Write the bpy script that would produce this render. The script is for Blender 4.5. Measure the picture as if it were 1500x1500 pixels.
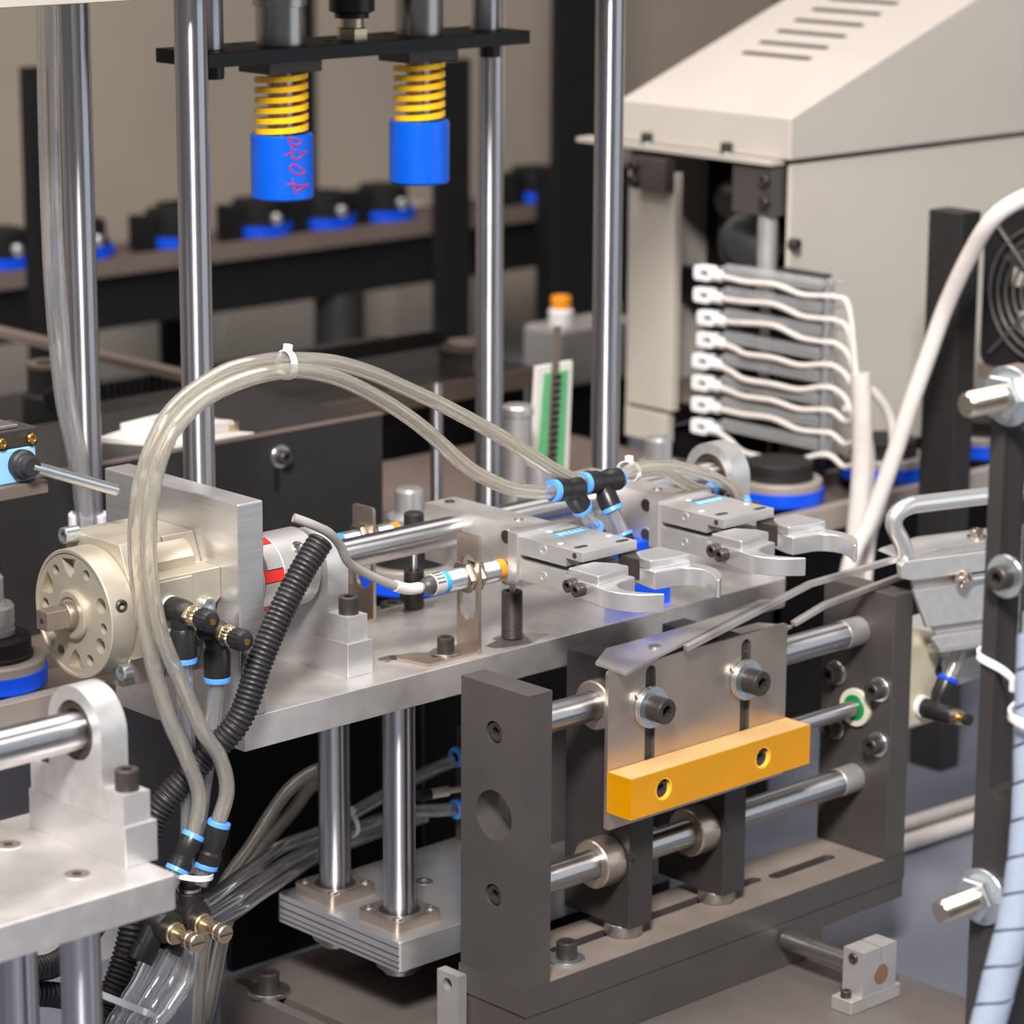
import bpy, bmesh, math, random
from mathutils import Vector, Matrix, geometry
random.seed(7)
S = 0.001                                    # everything below is written in millimetres
for o in list(bpy.data.objects): bpy.data.objects.remove(o)
scn = bpy.context.scene
COL = scn.collection

# ---------------------------------------------------------------- camera
yaw, pitch, roll = math.radians(43.341), math.radians(13.709), math.radians(0.3077)
fwd = Vector((math.sin(yaw)*math.cos(pitch), math.cos(yaw)*math.cos(pitch), -math.sin(pitch)))
rgt = Vector((math.cos(yaw), -math.sin(yaw), 0)); dwn = fwd.cross(rgt)
r2 = rgt*math.cos(roll) - dwn*math.sin(roll); d2 = rgt*math.sin(roll) + dwn*math.cos(roll)
CAM = Vector((-1355.64, -1728.63, 694.95))
cam = bpy.data.objects.new('camera', bpy.data.cameras.new('camera')); COL.objects.link(cam)
up, bk = -d2, -fwd
cam.matrix_world = Matrix(((r2.x, up.x, bk.x, CAM.x*S), (r2.y, up.y, bk.y, CAM.y*S), (r2.z, up.z, bk.z, CAM.z*S), (0, 0, 0, 1)))
cam.data.sensor_width = 36; cam.data.lens = 4458.7/1500*36
cam.data.clip_start = 0.05; cam.data.clip_end = 50
cam.data.dof.use_dof = True; cam.data.dof.focus_distance = 2.30; cam.data.dof.aperture_fstop = 7.0
scn.camera = cam

# ---------------------------------------------------------------- light
w = bpy.data.worlds.new('world'); scn.world = w; w.use_nodes = True
w.node_tree.nodes['Background'].inputs[0].default_value = (0.78, 0.80, 0.84, 1)
w.node_tree.nodes['Background'].inputs[1].default_value = 0.16
def area(name, loc, aim, sx, sy, power, col):
    l = bpy.data.lights.new(name, 'AREA'); l.shape = 'RECTANGLE'; l.size = sx; l.size_y = sy
    l.energy = power; l.color = col
    o = bpy.data.objects.new(name, l); COL.objects.link(o)
    o.location = Vector(loc)*S
    o.rotation_euler = (Vector(aim) - Vector(loc)).to_track_quat('-Z', 'Y').to_euler()
    return o
area('softbox_key', (-1900, -2130, 2770), (150, 0, 50), 0.67, 0.67, 285, (1.0, 0.97, 0.95))
area('ceiling_lamp_over_line', (250, 350, 2350), (250, 250, 0), 2.4, 1.6, 58, (1.0, 0.94, 0.90))
area('ceiling_lamp_left', (-1900, 500, 2350), (0, 100, 0), 1.2, 2.4, 30, (1.0, 0.95, 0.91))
area('cool_fill_right', (2200, -2900, 900), (200, 0, 0), 3.2, 2.4, 24, (0.84, 0.91, 1.0))  # added cool side fill; no window is modelled
vs = scn.view_settings; vs.view_transform = 'Standard'; vs.look = 'None'; vs.exposure = 0.16; vs.gamma = 1.0; vs.use_curve_mapping = False

# ---------------------------------------------------------------- materials
def lin(c): return tuple(((x/255)/12.92 if x/255 <= .04045 else ((x/255+.055)/1.055)**2.4) for x in c)
MATS = {}
def mat(name, col, metal=0.0, rough=0.5, var=0.08, nscale=60, stretch=(1, 1, 1), rvar=0.1, bump=0.0, aniso=None, trans=0.0, ior=1.45, spec=0.5, sss=0.0, alpha=1.0, coat=0.0):
    m = bpy.data.materials.new(name); m.use_nodes = True; nt = m.node_tree; b = nt.nodes['Principled BSDF']
    c = lin(col)
    b.inputs['Metallic'].default_value = metal; b.inputs['IOR'].default_value = ior
    b.inputs['Specular IOR Level'].default_value = spec
    b.inputs['Transmission Weight'].default_value = trans
    b.inputs['Alpha'].default_value = alpha; b.inputs['Coat Weight'].default_value = coat
    if sss: b.inputs['Subsurface Weight'].default_value = sss; b.inputs['Subsurface Radius'].default_value = (.01, .006, .002); b.inputs['Subsurface Scale'].default_value = 1.0
    tc = nt.nodes.new('ShaderNodeTexCoord'); mp = nt.nodes.new('ShaderNodeMapping')
    mp.inputs['Scale'].default_value = stretch
    nz = nt.nodes.new('ShaderNodeTexNoise'); nz.inputs['Scale'].default_value = nscale; nz.inputs['Detail'].default_value = 6
    nt.links.new(tc.outputs['Object'], mp.inputs['Vector']); nt.links.new(mp.outputs['Vector'], nz.inputs['Vector'])
    rp = nt.nodes.new('ShaderNodeMapRange'); rp.inputs[1].default_value = .3; rp.inputs[2].default_value = .7
    nt.links.new(nz.outputs['Fac'], rp.inputs['Value'])
    mx = nt.nodes.new('ShaderNodeMix'); mx.data_type = 'RGBA'
    mx.inputs[6].default_value = tuple(max(0, x*(1-var)) for x in c)+(1,); mx.inputs[7].default_value = tuple(min(1, x*(1+var)) for x in c)+(1,)
    nt.links.new(rp.outputs[0], mx.inputs[0]); nt.links.new(mx.outputs[2], b.inputs['Base Color'])
    rr = nt.nodes.new('ShaderNodeMapRange'); rr.inputs[3].default_value = max(.02, rough*(1-rvar)); rr.inputs[4].default_value = min(1, rough*(1+rvar))
    nt.links.new(nz.outputs['Fac'], rr.inputs['Value']); nt.links.new(rr.outputs[0], b.inputs['Roughness'])
    if bump:
        bp = nt.nodes.new('ShaderNodeBump'); bp.inputs['Strength'].default_value = bump; bp.inputs['Distance'].default_value = 0.0004
        nt.links.new(nz.outputs['Fac'], bp.inputs['Height']); nt.links.new(bp.outputs[0], b.inputs['Normal'])
    if aniso:
        ax, amt = aniso
        tg = nt.nodes.new('ShaderNodeTangent'); tg.direction_type = 'RADIAL'; tg.axis = ax
        nt.links.new(tg.outputs[0], b.inputs['Tangent']); b.inputs['Anisotropic'].default_value = amt; b.inputs['Anisotropic Rotation'].default_value = 0.25
    MATS[name] = m; return m
mat('alu', (226, 221, 218), .82, .37, .06, 60, (1, 1, 1), .25, .06)
mat('alu_side', (214, 212, 212), .85, .33, .07, 40, (1, 1, 14), .2, .08)
mat('alu_bright', (222, 220, 219), .8, .3, .03, 40, (1, 1, 1), .15, .0)
mat('alu_cast', (208, 206, 204), .72, .42, .06, 140, (1, 1, 1), .1, .15)
mat('alu_matte', (190, 187, 184), .7, .46, .05, 60)
mat('chrome_z', (196, 196, 200), 1.0, .30, .04, 160, (1, 1, .1), .15, 0, ('Z', .96))
mat('chrome_x', (188, 187, 188), 1.0, .32, .04, 160, (.1, 1, 1), .15, 0, ('X', .93))
mat('chrome_y', (200, 200, 204), 1.0, .34, .04, 160, (1, .1, 1), .15, 0, ('Y', .93))
mat('steel', (176, 172, 168), .95, .3, .08, 120, (1, 1, 1), .2, .05)
mat('stainless', (186, 171, 158), .9, .36, .09, 18, (1, 1, 1), .3, .04)
mat('zinc', (206, 212, 214), .9, .28, .06, 80)
mat('nickel', (205, 192, 175), 1.0, .25, .05, 90)
mat('brass', (206, 160, 78), 1.0, .28, .05, 90)
mat('brass_pale', (206, 188, 160), 1.0, .34, .06, 150)
mat('black_oxide', (62, 57, 55), .35, .42, .1, 120)
mat('dark_anodized', (77, 72, 70), .25, .45, .10, 16, (1, 1, 1), .2, .06)
mat('black_paint', (30, 29, 30), .0, .45, .1, 30, spec=.4)
mat('black_satin', (38, 36, 36), .0, .5, .1, 30)
mat('black_matte', (17, 16, 17), .0, .7, .1, 30, spec=.3)
mat('black_plastic', (33, 32, 33), .0, .33, .06, 80)
mat('black_rubber', (40, 38, 40), .0, .45, .08, 90)
mat('black_rubber_x', (26, 24, 24), .0, .6, .08, 90)
mat('table_brown', (95, 87, 83), .1, .5, .14, 9, (1, 1, 1), .2, .05)
mat('skirt_grey', (165, 162, 164), .1, .5, .08, 6)
mat('bed_blue_grey', (108, 110, 122), .1, .45, .10, 5)
mat('rail_brown', (112, 98, 90), .2, .5, .1, 14)
mat('champagne', (186, 177, 160), .55, .42, .05, 60, (1, 1, 1), .15, .06)
mat('hole_dark', (70, 62, 54), .4, .5, .1, 60)
mat('blue_urethane', (0, 88, 208), .0, .36, .05, 30)
mat('blue_pallet', (0, 74, 216), .0, .4, .08, 40)
mat('blue_collet', (84, 148, 232), .0, .35, .05, 60)
mat('blue_light', (138, 190, 228), .05, .4, .05, 60)
mat('blue_sticker', (64, 160, 206), .0, .4, .03, 60)
mat('blue_dark', (16, 40, 120), .0, .4, .05, 60)
mat('spring_yellow', (250, 192, 18), .0, .38, .05, 60)
mat('amber_urethane', (248, 174, 0), .0, .14, .05, 30, trans=.46, ior=1.46)
mat('amber_top', (244, 190, 70), .0, .5, .06, 30)
mat('orange', (240, 148, 34), .0, .38, .04, 60)
mat('red_rubber', (200, 38, 30), .0, .5, .05, 60)
mat('red_ink', (176, 34, 70), .0, .6, .1, 60)
mat('green_seal', (18, 128, 62), .0, .4, .06, 60)
mat('green_board', (96, 170, 116), .0, .5, .1, 60)
mat('cream_paint', (178, 170, 161), .0, .45, .03, 6)
mat('cream_panel', (186, 178, 167), .0, .5, .03, 5)
mat('beige_wall', (144, 132, 120), .0, .7, .05, 3)
mat('white_plastic', (232, 231, 232), .0, .4, .03, 60)
mat('white_cable', (212, 203, 196), .0, .45, .05, 90)
mat('white_ring', (205, 200, 180), .0, .5, .04, 60)
mat('tie_white', (238, 238, 240), .0, .4, .03, 60, trans=.15)
mat('grey_cable', (150, 144, 140), .0, .45, .05, 90)
mat('clear_tube', (246, 241, 230), .0, .07, .01, 20, trans=.90, ior=1.40, coat=.6)
mat('clear_tube_cold', (246, 247, 248), .0, .05, .01, 20, trans=.93, ior=1.42, coat=1.0)
mat('clear_plastic', (225, 225, 226), .0, .12, .03, 60, trans=.75, ior=1.3)
mat('spiral_wrap', (168, 179, 197), .0, .3, .04, 60, trans=.35, ior=1.3)
mat('floor_grey', (120, 118, 118), .0, .6, .1, 2)
mat('ceiling_white', (220, 218, 214), .0, .8, .02, 2)
mat('paper_white', (214, 208, 202), .0, .6, .04, 20)
mat('ink_black', (40, 38, 38), .0, .6, .05, 60)
mat('cyl_beige', (196, 186, 160), .2, .45, .06, 50)
mat('top_brown', (124, 112, 103), .0, .6, .12, 24)
mat('rail_pale', (158, 147, 138), .25, .5, .08, 14)
mat('wrap_core', (136, 145, 160), .0, .5, .05, 40)
mat('chute_steel', (206, 199, 192), .8, .38, .08, 18, (1, 1, 1), .3, .03)
mat('amber_sheen', (204, 166, 112), .0, .55, .08, 30)
mat('bronze_end', (150, 118, 96), .6, .5, .1, 60)
mat('post_dark', (56, 52, 51), .2, .45, .10, 16, (1, 1, 1), .2, .04)
mat('oil_stain', (104, 88, 70), .0, .35, .2, 60, alpha=.16)
mat('label_grey', (196, 194, 190), .1, .5, .03, 50)

# ---------------------------------------------------------------- geometry helpers (mm)
X, Y, Z = Vector((1, 0, 0)), Vector((0, 1, 0)), Vector((0, 0, 1))
def frame(ax):
    a = Vector(ax).normalized(); t = X if abs(a.x) < .9 else Y
    u = (t - a*t.dot(a)).normalized(); return u, a.cross(u), a
def smooth_path(pts, step=4.0):
    P = [Vector(p) for p in pts]
    if len(P) == 2: Q = [P[0] - (P[1]-P[0])] + P + [P[1] + (P[1]-P[0])]
    else: Q = [2*P[0]-P[1]] + P + [2*P[-1]-P[-2]]
    out = []
    for i in range(1, len(Q)-2):
        a, b, c, d = Q[i-1:i+3]; n = max(2, int((c-b).length/step))
        for k in range(n):
            t = k/n
            out.append(.5*((2*b) + (c-a)*t + (2*a-5*b+4*c-d)*t*t + (3*b-3*c+d-a)*t**3))
    out.append(P[-1]); return out
class G:
    def __init__(s): s.v = []; s.f = []
    def add(s, vs, fs):
        n = len(s.v); s.v += [Vector(p) for p in vs]; s.f += [tuple(i+n for i in f) for f in fs]; return s
    def box(s, x0, x1, y0, y1, z0, z1):
        return s.add([(x, y, z) for z in (z0, z1) for y in (y0, y1) for x in (x0, x1)],
                     [(0, 2, 3, 1), (4, 5, 7, 6), (0, 1, 5, 4), (2, 6, 7, 3), (0, 4, 6, 2), (1, 3, 7, 5)])
    def lathe(s, p, ax, prof, seg=32, rf=None, caps=True):
        u, v, a = frame(ax); p = Vector(p); vs = []; fs = []
        for j, (r, h) in enumerate(prof):
            for i in range(seg):
                t = 2*math.pi*i/seg; rr = rf(j, t, r) if rf else r
                vs.append(p + u*math.cos(t)*rr + v*math.sin(t)*rr + a*h)
        for j in range(len(prof)-1):
            for i in range(seg):
                k = (i+1) % seg; fs.append((j*seg+i, j*seg+k, (j+1)*seg+k, (j+1)*seg+i))
        if caps:
            if prof[0][0] > .01: fs.append(tuple(range(seg))[::-1])
            m = (len(prof)-1)*seg
            if prof[-1][0] > .01: fs.append(tuple(range(m, m+seg)))
        return s.add(vs, fs)
    def cyl(s, p, ax, r, h, seg=32, c=0.0):
        if c: return s.lathe(p, ax, [(r-c, 0), (r, c), (r, h-c), (r-c, h)], seg)
        return s.lathe(p, ax, [(r, 0), (r, h)], seg)
    def ring(s, p, ax, r, ri, h, seg=32, c=0.0):
        u, v, a = frame(ax)
        prof = [(ri, 0), (r-c, 0), (r, c), (r, h-c), (r-c, h), (ri, h), (ri, 0)] if c else [(ri, 0), (r, 0), (r, h), (ri, h), (ri, 0)]
        return s.lathe(p, ax, prof, seg, caps=False)
    def prism(s, outer, axis, a, b, holes=()):
        def p3(q, h):
            return (h, q[0], q[1]) if axis == 'x' else ((q[0], h, q[1]) if axis == 'y' else (q[0], q[1], h))
        loops = [list(outer)] + [list(h) for h in holes]; flat = [q for l in loops for q in l]; n = len(flat)
        vs = [p3(q, a) for q in flat] + [p3(q, b) for q in flat]; fs = []
        if holes:
            tri = geometry.tessellate_polygon([[Vector((q[0], q[1], 0)) for q in l] for l in loops])
            fs += [tuple(t) for t in tri] + [tuple(i+n for i in reversed(t)) for t in tri]
        else:
            fs += [tuple(range(n)), tuple(range(2*n-1, n-1, -1))]
        k = 0
        for l in loops:
            m = len(l)
            for i in range(m):
                j = (i+1) % m; fs.append((k+i, k+j, n+k+j, n+k+i))
            k += m
        return s.add(vs, fs)
    def tube(s, pts, r, ri=0, seg=14, step=4.0, rf=None, raw=False, squash=None):
        P = [Vector(p) for p in pts] if raw else smooth_path(pts, step)
        n = len(P); T = [(P[min(i+1, n-1)] - P[max(i-1, 0)]).normalized() for i in range(n)]
        u, v, a = frame(T[0]); L = 0; vs = []; fs = []
        rings = [(r, 0)] + ([(ri, 1)] if ri else [])
        fr = []
        for i in range(n):
            if i:
                L += (P[i]-P[i-1]).length; u = (u - T[i]*u.dot(T[i])).normalized()
            fr.append((P[i], u.copy(), T[i].cross(u), L))
        for rad, kind in rings:
            for (p, uu, vv, l) in fr:
                q = rf(l) if (rf and not kind) else rad
                for k in range(seg):
                    t = 2*math.pi*k/seg; vs.append(p + uu*math.cos(t)*q + vv*math.sin(t)*q*(squash or 1))
        for c in range(len(rings)):
            o = c*n*seg
            for i in range(n-1):
                for k in range(seg):
                    m = (k+1) % seg; fs.append((o+i*seg+k, o+i*seg+m, o+(i+1)*seg+m, o+(i+1)*seg+k))
        if ri:
            o = n*seg
            for i in (0, n-1):
                for k in range(seg):
                    m = (k+1) % seg; fs.append((i*seg+k, i*seg+m, o+i*seg+m, o+i*seg+k))
        else:
            fs.append(tuple(range(seg))[::-1]); fs.append(tuple(range((n-1)*seg, n*seg)))
        return s.add(vs, fs)
    def ribbon(s, pts, w, t, wax, step=3.0, raw=False):
        """flat strip: width w along wax, thickness t"""
        P = [Vector(p) for p in pts] if raw else smooth_path(pts, step)
        n = len(P); vs = []; fs = []
        for i in range(n):
            T = (P[min(i+1, n-1)] - P[max(i-1, 0)]).normalized(); wv = Vector(wax); wv = (wv - T*wv.dot(T)).normalized(); nn = T.cross(wv)
            vs += [P[i]+wv*w/2+nn*t/2, P[i]-wv*w/2+nn*t/2, P[i]-wv*w/2-nn*t/2, P[i]+wv*w/2-nn*t/2]
        for i in range(n-1):
            for k in range(4):
                m = (k+1) % 4; fs.append((i*4+k, i*4+m, (i+1)*4+m, (i+1)*4+k))
        fs += [(3, 2, 1, 0), tuple((n-1)*4+k for k in range(4))]
        return s.add(vs, fs)
    def xf(s, M):
        s.v = [M @ p for p in s.v]; return s
def circ(cx, cy, r, n=24, a0=0, a1=360):
    full = abs(a1-a0) >= 360
    return [(cx+r*math.cos(math.radians(a0+(a1-a0)*i/(n if full else n-1))), cy+r*math.sin(math.radians(a0+(a1-a0)*i/(n if full else n-1)))) for i in range(n)]
def slot(x0, y0, x1, y1, r, n=8):
    a = math.degrees(math.atan2(y1-y0, x1-x0))
    return circ(x1, y1, r, n, a-90, a+90) + circ(x0, y0, r, n, a+90, a+270)
def rrect(x0, x1, y0, y1, r, n=5, corners=(1, 1, 1, 1)):
    out = []
    for k, (cx, cy, a) in enumerate(((x1-r, y1-r, 0), (x0+r, y1-r, 90), (x0+r, y0+r, 180), (x1-r, y0+r, 270))):
        if corners[k]: out += circ(cx, cy, r, n, a, a+90)
        else: out.append(((x1 if k in (0, 3) else x0), (y1 if k in (0, 1) else y0)))
    return out

OFF = {}
def off(o): return OFF.get(o.name, Vector((0, 0, 0))) if o else Vector((0, 0, 0))
def thing(name, label, cat, loc, group=None):
    o = bpy.data.objects.new(name, None); COL.objects.link(o); o.location = Vector(loc)*S
    o.empty_display_size = .01
    o['label'] = label; o['category'] = cat
    if group: o['group'] = group
    OFF[o.name] = Vector(loc); return o
def mesh_of(g, name, m, sm=32):
    me = bpy.data.meshes.new(name); me.from_pydata([tuple(p*S) for p in g.v], [], g.f)
    bm = bmesh.new(); bm.from_mesh(me); bmesh.ops.recalc_face_normals(bm, faces=bm.faces); bm.to_mesh(me); bm.free()
    for p in me.polygons: p.use_smooth = True
    me.set_sharp_from_angle(angle=math.radians(sm)); me.materials.append(MATS[m]); return me
def mk(name, g, m, parent=None, bevel=0, sm=32, label=None):
    o_ = off(parent); g.v = [p - o_ for p in g.v]
    ob = bpy.data.objects.new(name, mesh_of(g, name, m, sm)); COL.objects.link(ob)
    if parent: ob.parent = parent; OFF[ob.name] = o_
    if bevel:
        b = ob.modifiers.new('bevel', 'BEVEL'); b.width = bevel*S; b.segments = 2; b.limit_method = 'ANGLE'; b.angle_limit = math.radians(40); b.harden_normals = True
    if label: ob['label'] = label
    return ob
def single(name, g, m, label, cat, group=None, bevel=0, sm=32):
    """a thing that is one mesh; its origin sits at its base centre"""
    xs = [p.x for p in g.v]; ys = [p.y for p in g.v]; zs = [p.z for p in g.v]
    loc = Vector(((min(xs)+max(xs))/2, (min(ys)+max(ys))/2, min(zs)))
    g.v = [p - loc for p in g.v]
    ob = bpy.data.objects.new(name, mesh_of(g, name, m, sm)); COL.objects.link(ob); ob.location = loc*S; OFF[ob.name] = loc
    if bevel:
        b = ob.modifiers.new('bevel', 'BEVEL'); b.width = bevel*S; b.segments = 2; b.limit_method = 'ANGLE'; b.angle_limit = math.radians(40); b.harden_normals = True
    ob['label'] = label; ob['category'] = cat
    if group: ob['group'] = group
    return ob
def struct(name, g, m, bevel=0):
    o = mk(name, g, m, None, bevel); o['kind'] = 'structure'; return o
CACHE = {}
def inst(key, builder, m, name, pos, ax, parent, sm=32):
    if key not in CACHE: CACHE[key] = mesh_of(builder(), name, m, sm)
    ob = bpy.data.objects.new(name, CACHE[key]); COL.objects.link(ob); ob.parent = parent
    ob.location = (Vector(pos) - off(parent))*S
    u, v, a = frame(ax); ob.rotation_euler = Matrix((u, v, a)).transposed().to_euler(); OFF[ob.name] = Vector(pos)
    return ob
def hexr(t, a): return a/math.cos(((t + math.pi/6) % (math.pi/3)) - math.pi/6)
def g_cap(r, h, ah):
    g = G(); prof = [(r, 0), (r, h-.8), (r-.8, h), (ah*1.2, h), (ah, h-.25), (ah, h*.45), (0.001, h*.4)]
    return g.lathe((0, 0, 0), Z, prof, 24, lambda j, t, q: hexr(t, q) if 4 <= j <= 5 else q)
def cap(parent, pos, ax, r=5, h=6, washer=None, m='black_oxide', name='bolt', wm='zinc'):
    """socket-head cap screw, optional washer (radius, thickness) as its sub-part"""
    p = Vector(pos); a = Vector(ax).normalized(); t = washer[1] if washer else 0
    b = inst(('cap', r, h, m), lambda: g_cap(r, h, r*.45), m, name, p + a*t, ax, parent)
    if washer:
        wo = inst(('wsh', washer, wm), lambda: G().ring((0, 0, 0), Z, washer[0], r*.5, washer[1], 28, .3), wm, 'washer', p, ax, parent)
    return b
def g_thread(r, l, pitch=1.5, depth=.7, tip=1.0):
    n = int(l/pitch); prof = [(r-depth-tip, 0), (r-depth, tip)]
    for i in range(n):
        z0 = tip + (l-tip)*i/n; z1 = tip + (l-tip)*(i+1)/n
        prof += [(r-depth, z0+.05), (r, (z0+z1)/2), (r-depth, z1)]
    return prof[::1]

# ================================================================ the setting
struct('floor', G().box(-3500, 5200, -3200, 4200, -960, -940), 'floor_grey')
struct('wall_back', G().box(-3500, 5200, 3300, 3360, -940, 2700), 'beige_wall')
struct('wall_right', G().box(5140, 5200, -3200, 3300, -940, 2700), 'beige_wall')

# ================================================================ machine bed
t = thing('machine_bed', 'blue-grey machine bed that carries the brown base plate', 'machine bed', (700, 600, -940))
mk('bed_top', G().box(-1100, 3600, -1000, 2900, -372, -340), 'bed_blue_grey', t)
mk('bed_frame', G().box(-1080, 3580, -980, 2880, -940, -372), 'black_matte', t)
g = G().prism(rrect(116, 553, -850, 190, 4), 'z', -340, -301, [slot(131, 178, 131, 45, 5)])
base_plate = single('base_plate', g, 'table_brown', 'brown steel base plate with a slot under the guide posts', 'base plate', bevel=1.2)
for (p, r) in (((131, 140, -301), 9),):
    o = thing('table_bolt', 'black socket bolt with grey washer clamped in the base plate slot', 'bolt', p)
    cap(o, p, Z, 9, 15, (18, 4), wm='steel')

# ================================================================ long plate station
g = G().prism(rrect(0, 617, 0, 164, 12, corners=(1, 0, 0, 1)), 'z', -26.4, 0)
tp = thing('top_plate', 'long silver aluminium top plate under the two grippers', 'plate', (308, 82, -26.4))
mk('plate_body', g, 'alu', tp, bevel=.7)
for (x, y) in ((190, 46), (470, 30), (560, 120)):
    mk('countersunk_screw', G().ring((x, y, -1.5), Z, 9, 4, 1.7, 24, .3), 'steel', tp)
    mk('screw_recess', G().cyl((x, y, -2), Z, 5, 2.3, 6), 'black_oxide', tp)
for (x, y, r_) in ((299, 20, 24), (302, 149, 20), (190, 46, 13)):
    mk('oil_stain', G().prism([(x+r_*(1+.25*math.sin(3*a+x)+.12*math.sin(7*a))*math.cos(a)*1.2, y+min(0, 0)+r_*(1+.2*math.cos(2*a+x))*.62*math.sin(a)) for a in [2*math.pi*i/40 for i in range(40)]], 'z', 0, .12), 'oil_stain', tp)

def guide_post(x, y, z0, z1, lab, grp):
    o = single('guide_post', G().cyl((x, y, z0), Z, 13.4, z1-z0, 48, 1.0), 'chrome_z', lab, 'guide post', grp)
    return o
for (y, lab) in ((41, 'chrome guide post near the corner of the lower aluminium plate'), (123, 'chrome guide post behind the corner one on the lower plate')):
    guide_post(190, y, -268, -26.4, lab, 'guide posts between top plate and lower plate')
lp = thing('lower_plate', 'lower aluminium plate with saw-marked edge around the guide posts', 'plate', (330, 78, -247))
g = G().prism(rrect(154, 505, 0, 156, 4), 'z', -247.3, -222, [circ(190, 41, 17), circ(190, 123, 17)])
mk('plate_body', g, 'alu_side', lp, bevel=.6)
for k, z in enumerate((-227, -233.5, -239, -243.5)):
    mk('saw_groove', G().box(153.7, 154.3, 1, 155, z-.45-(k % 2)*.3, z+.45), 'dark_anodized', lp)
mk('countersunk_screw', G().ring((262, 92, -222.5), Z, 8, 4, 1.0, 24, .3), 'steel', lp)
single('support_block', G().box(400, 500, 30, 130, -301, -247.3), 'black_paint', 'black block carrying the lower aluminium plate on the base plate', 'block', bevel=1)
def flange_bearing(x, y, lab):
    o = thing('flange_bearing', lab, 'bearing', (x, y, -264), 'square flange bearings on the lower plate')
    ch = 10; h = 25
    g = G().prism(rrect(x-h, x+h, y-h, y+h, 5), 'z', -222, -213, [circ(x, y, 17.5, 32)])
    mk('flange', g, 'stainless', o)
    mk('sleeve', G().ring((x, y, -262), Z, 19.5, 13.8, 40, 40, .8), 'steel', o)
    mk('seal', G().ring((x, y, -217), Z, 17.4, 13.5, 3.2, 36), 'black_rubber', o)
    for sx in (-1, 1):
        for sy in (-1, 1):
            cap(o, (x+sx*18, y+sy*18, -213), Z, 4.2, 1.6, m='steel', name='flange_screw')
    return o
flange_bearing(190, 41, 'square steel flange bearing at the plate corner')
flange_bearing(190, 123, 'square steel flange bearing behind the corner one')

# ---- motor mount plate and rotary actuator
mp = single('motor_mount_plate', G().box(-3, 21, 0, 167, 0, 166), 'alu_side', 'upright thick aluminium plate carrying the rotary actuator', 'mounting plate', bevel=1.4)
ay, az = 84, 82
ra = thing('rotary_actuator', 'champagne coloured pneumatic rotary actuator with drilled round flange', 'actuator', (-45, ay, 25))
body = [(28, 108), (45, 114), (54, 137), (118, 137), (126, 114), (140, 108), (140, 56), (126, 50), (118, 27), (54, 27), (45, 50), (28, 56)]
mk('body', G().prism(body, 'x', -72, -34), 'champagne', ra, bevel=1.0)
mk('body', G().prism([(a, b) for a, b in body], 'x', -33, -3), 'champagne', ra, bevel=1.0)
mk('port_block', G().prism([(-70, 56), (-70, 115), (-3, 115), (-3, 91), (-8, 87), (-8, 56)], 'y', 22, 44), 'champagne', ra, bevel=1.0)
mk('port_block', G().box(-70, -30, 20.5, 24, 60, 113), 'champagne', ra, bevel=.8)
mk('upper_ear', G().prism([(40, 112), (40, 122), (46, 130), (54, 134), (60, 120)], 'x', -62, -12), 'champagne', ra, bevel=2)
# drilled flange disc
hs = []
for a, r in ((53, 4.2), (117, 4.2), (159, 6.0), (186, 4.2), (209, 6.0), (240, 4.4), (-60, 4.4), (1, 4.4)):
    hs.append(circ(ay+37*math.cos(math.radians(a)), az+37*math.sin(math.radians(a)), r, 16))
def kite(a):
    c = []
    for da, rr in ((-13, 43), (13, 43), (9, 32), (0, 27), (-9, 32)):
        c.append((ay+rr*math.cos(math.radians(a+da)), az+rr*math.sin(math.radians(a+da))))
    return c
for a in (83, 26, 269, -34): hs.append(kite(a))
mk('flange_disc', G().prism(circ(ay, az, 49, 72), 'x', -93, -85, hs), 'champagne', ra)
mk('flange_back', G().cyl((-85.5, ay, az), X, 49, 13.5, 72, .6), 'champagne', ra)
mk('flange_rim', G().ring((-94, ay, az), X, 49.4, 46.5, 22, 72, .8), 'champagne', ra)
mk('hub', G().lathe((-93, ay, az), -X, [(19, 0), (19, 3), (17.5, 4.2), (14, 4.2), (13, 2.2), (9.5, 2.2)], 40), 'champagne', ra)
mk('square_shaft', G().cyl((-93, ay, az), -X, 10, 10, 32, .6).box(-122, -100, ay-7.2, ay+7.2, az-7.2, az+7.2), 'stainless', ra, bevel=.8, label='bare steel square drive shaft')
mk('centre_hole', G().cyl((-122.3, ay, az), X, 2.2, .6, 16), 'black_oxide', ra)
for (y, z) in ((108, 136), (46, 42), (122, 42)):
    cap(ra, (-72, y, z), -X, 6.4, 13 if z > 100 else 8, m='zinc', name='hex_screw')
cap(ra, (-62, 45, 125), -X, 9, 4, m='zinc', name='hex_screw')
cap(ra, (-84, 38, 96), -Y, 5, 3, name='set_screw')
cap(ra, (-17, 22, 88), -Y, 6.2, 4, m='zinc', name='hex_screw'); cap(ra, (-50, 20.5, 72), -Y, 6.2, 5, m='zinc', name='hex_screw')
cap(ra, (-16, 22, 60), -Y, 6.2, 4, m='zinc', name='hex_screw')

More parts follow.
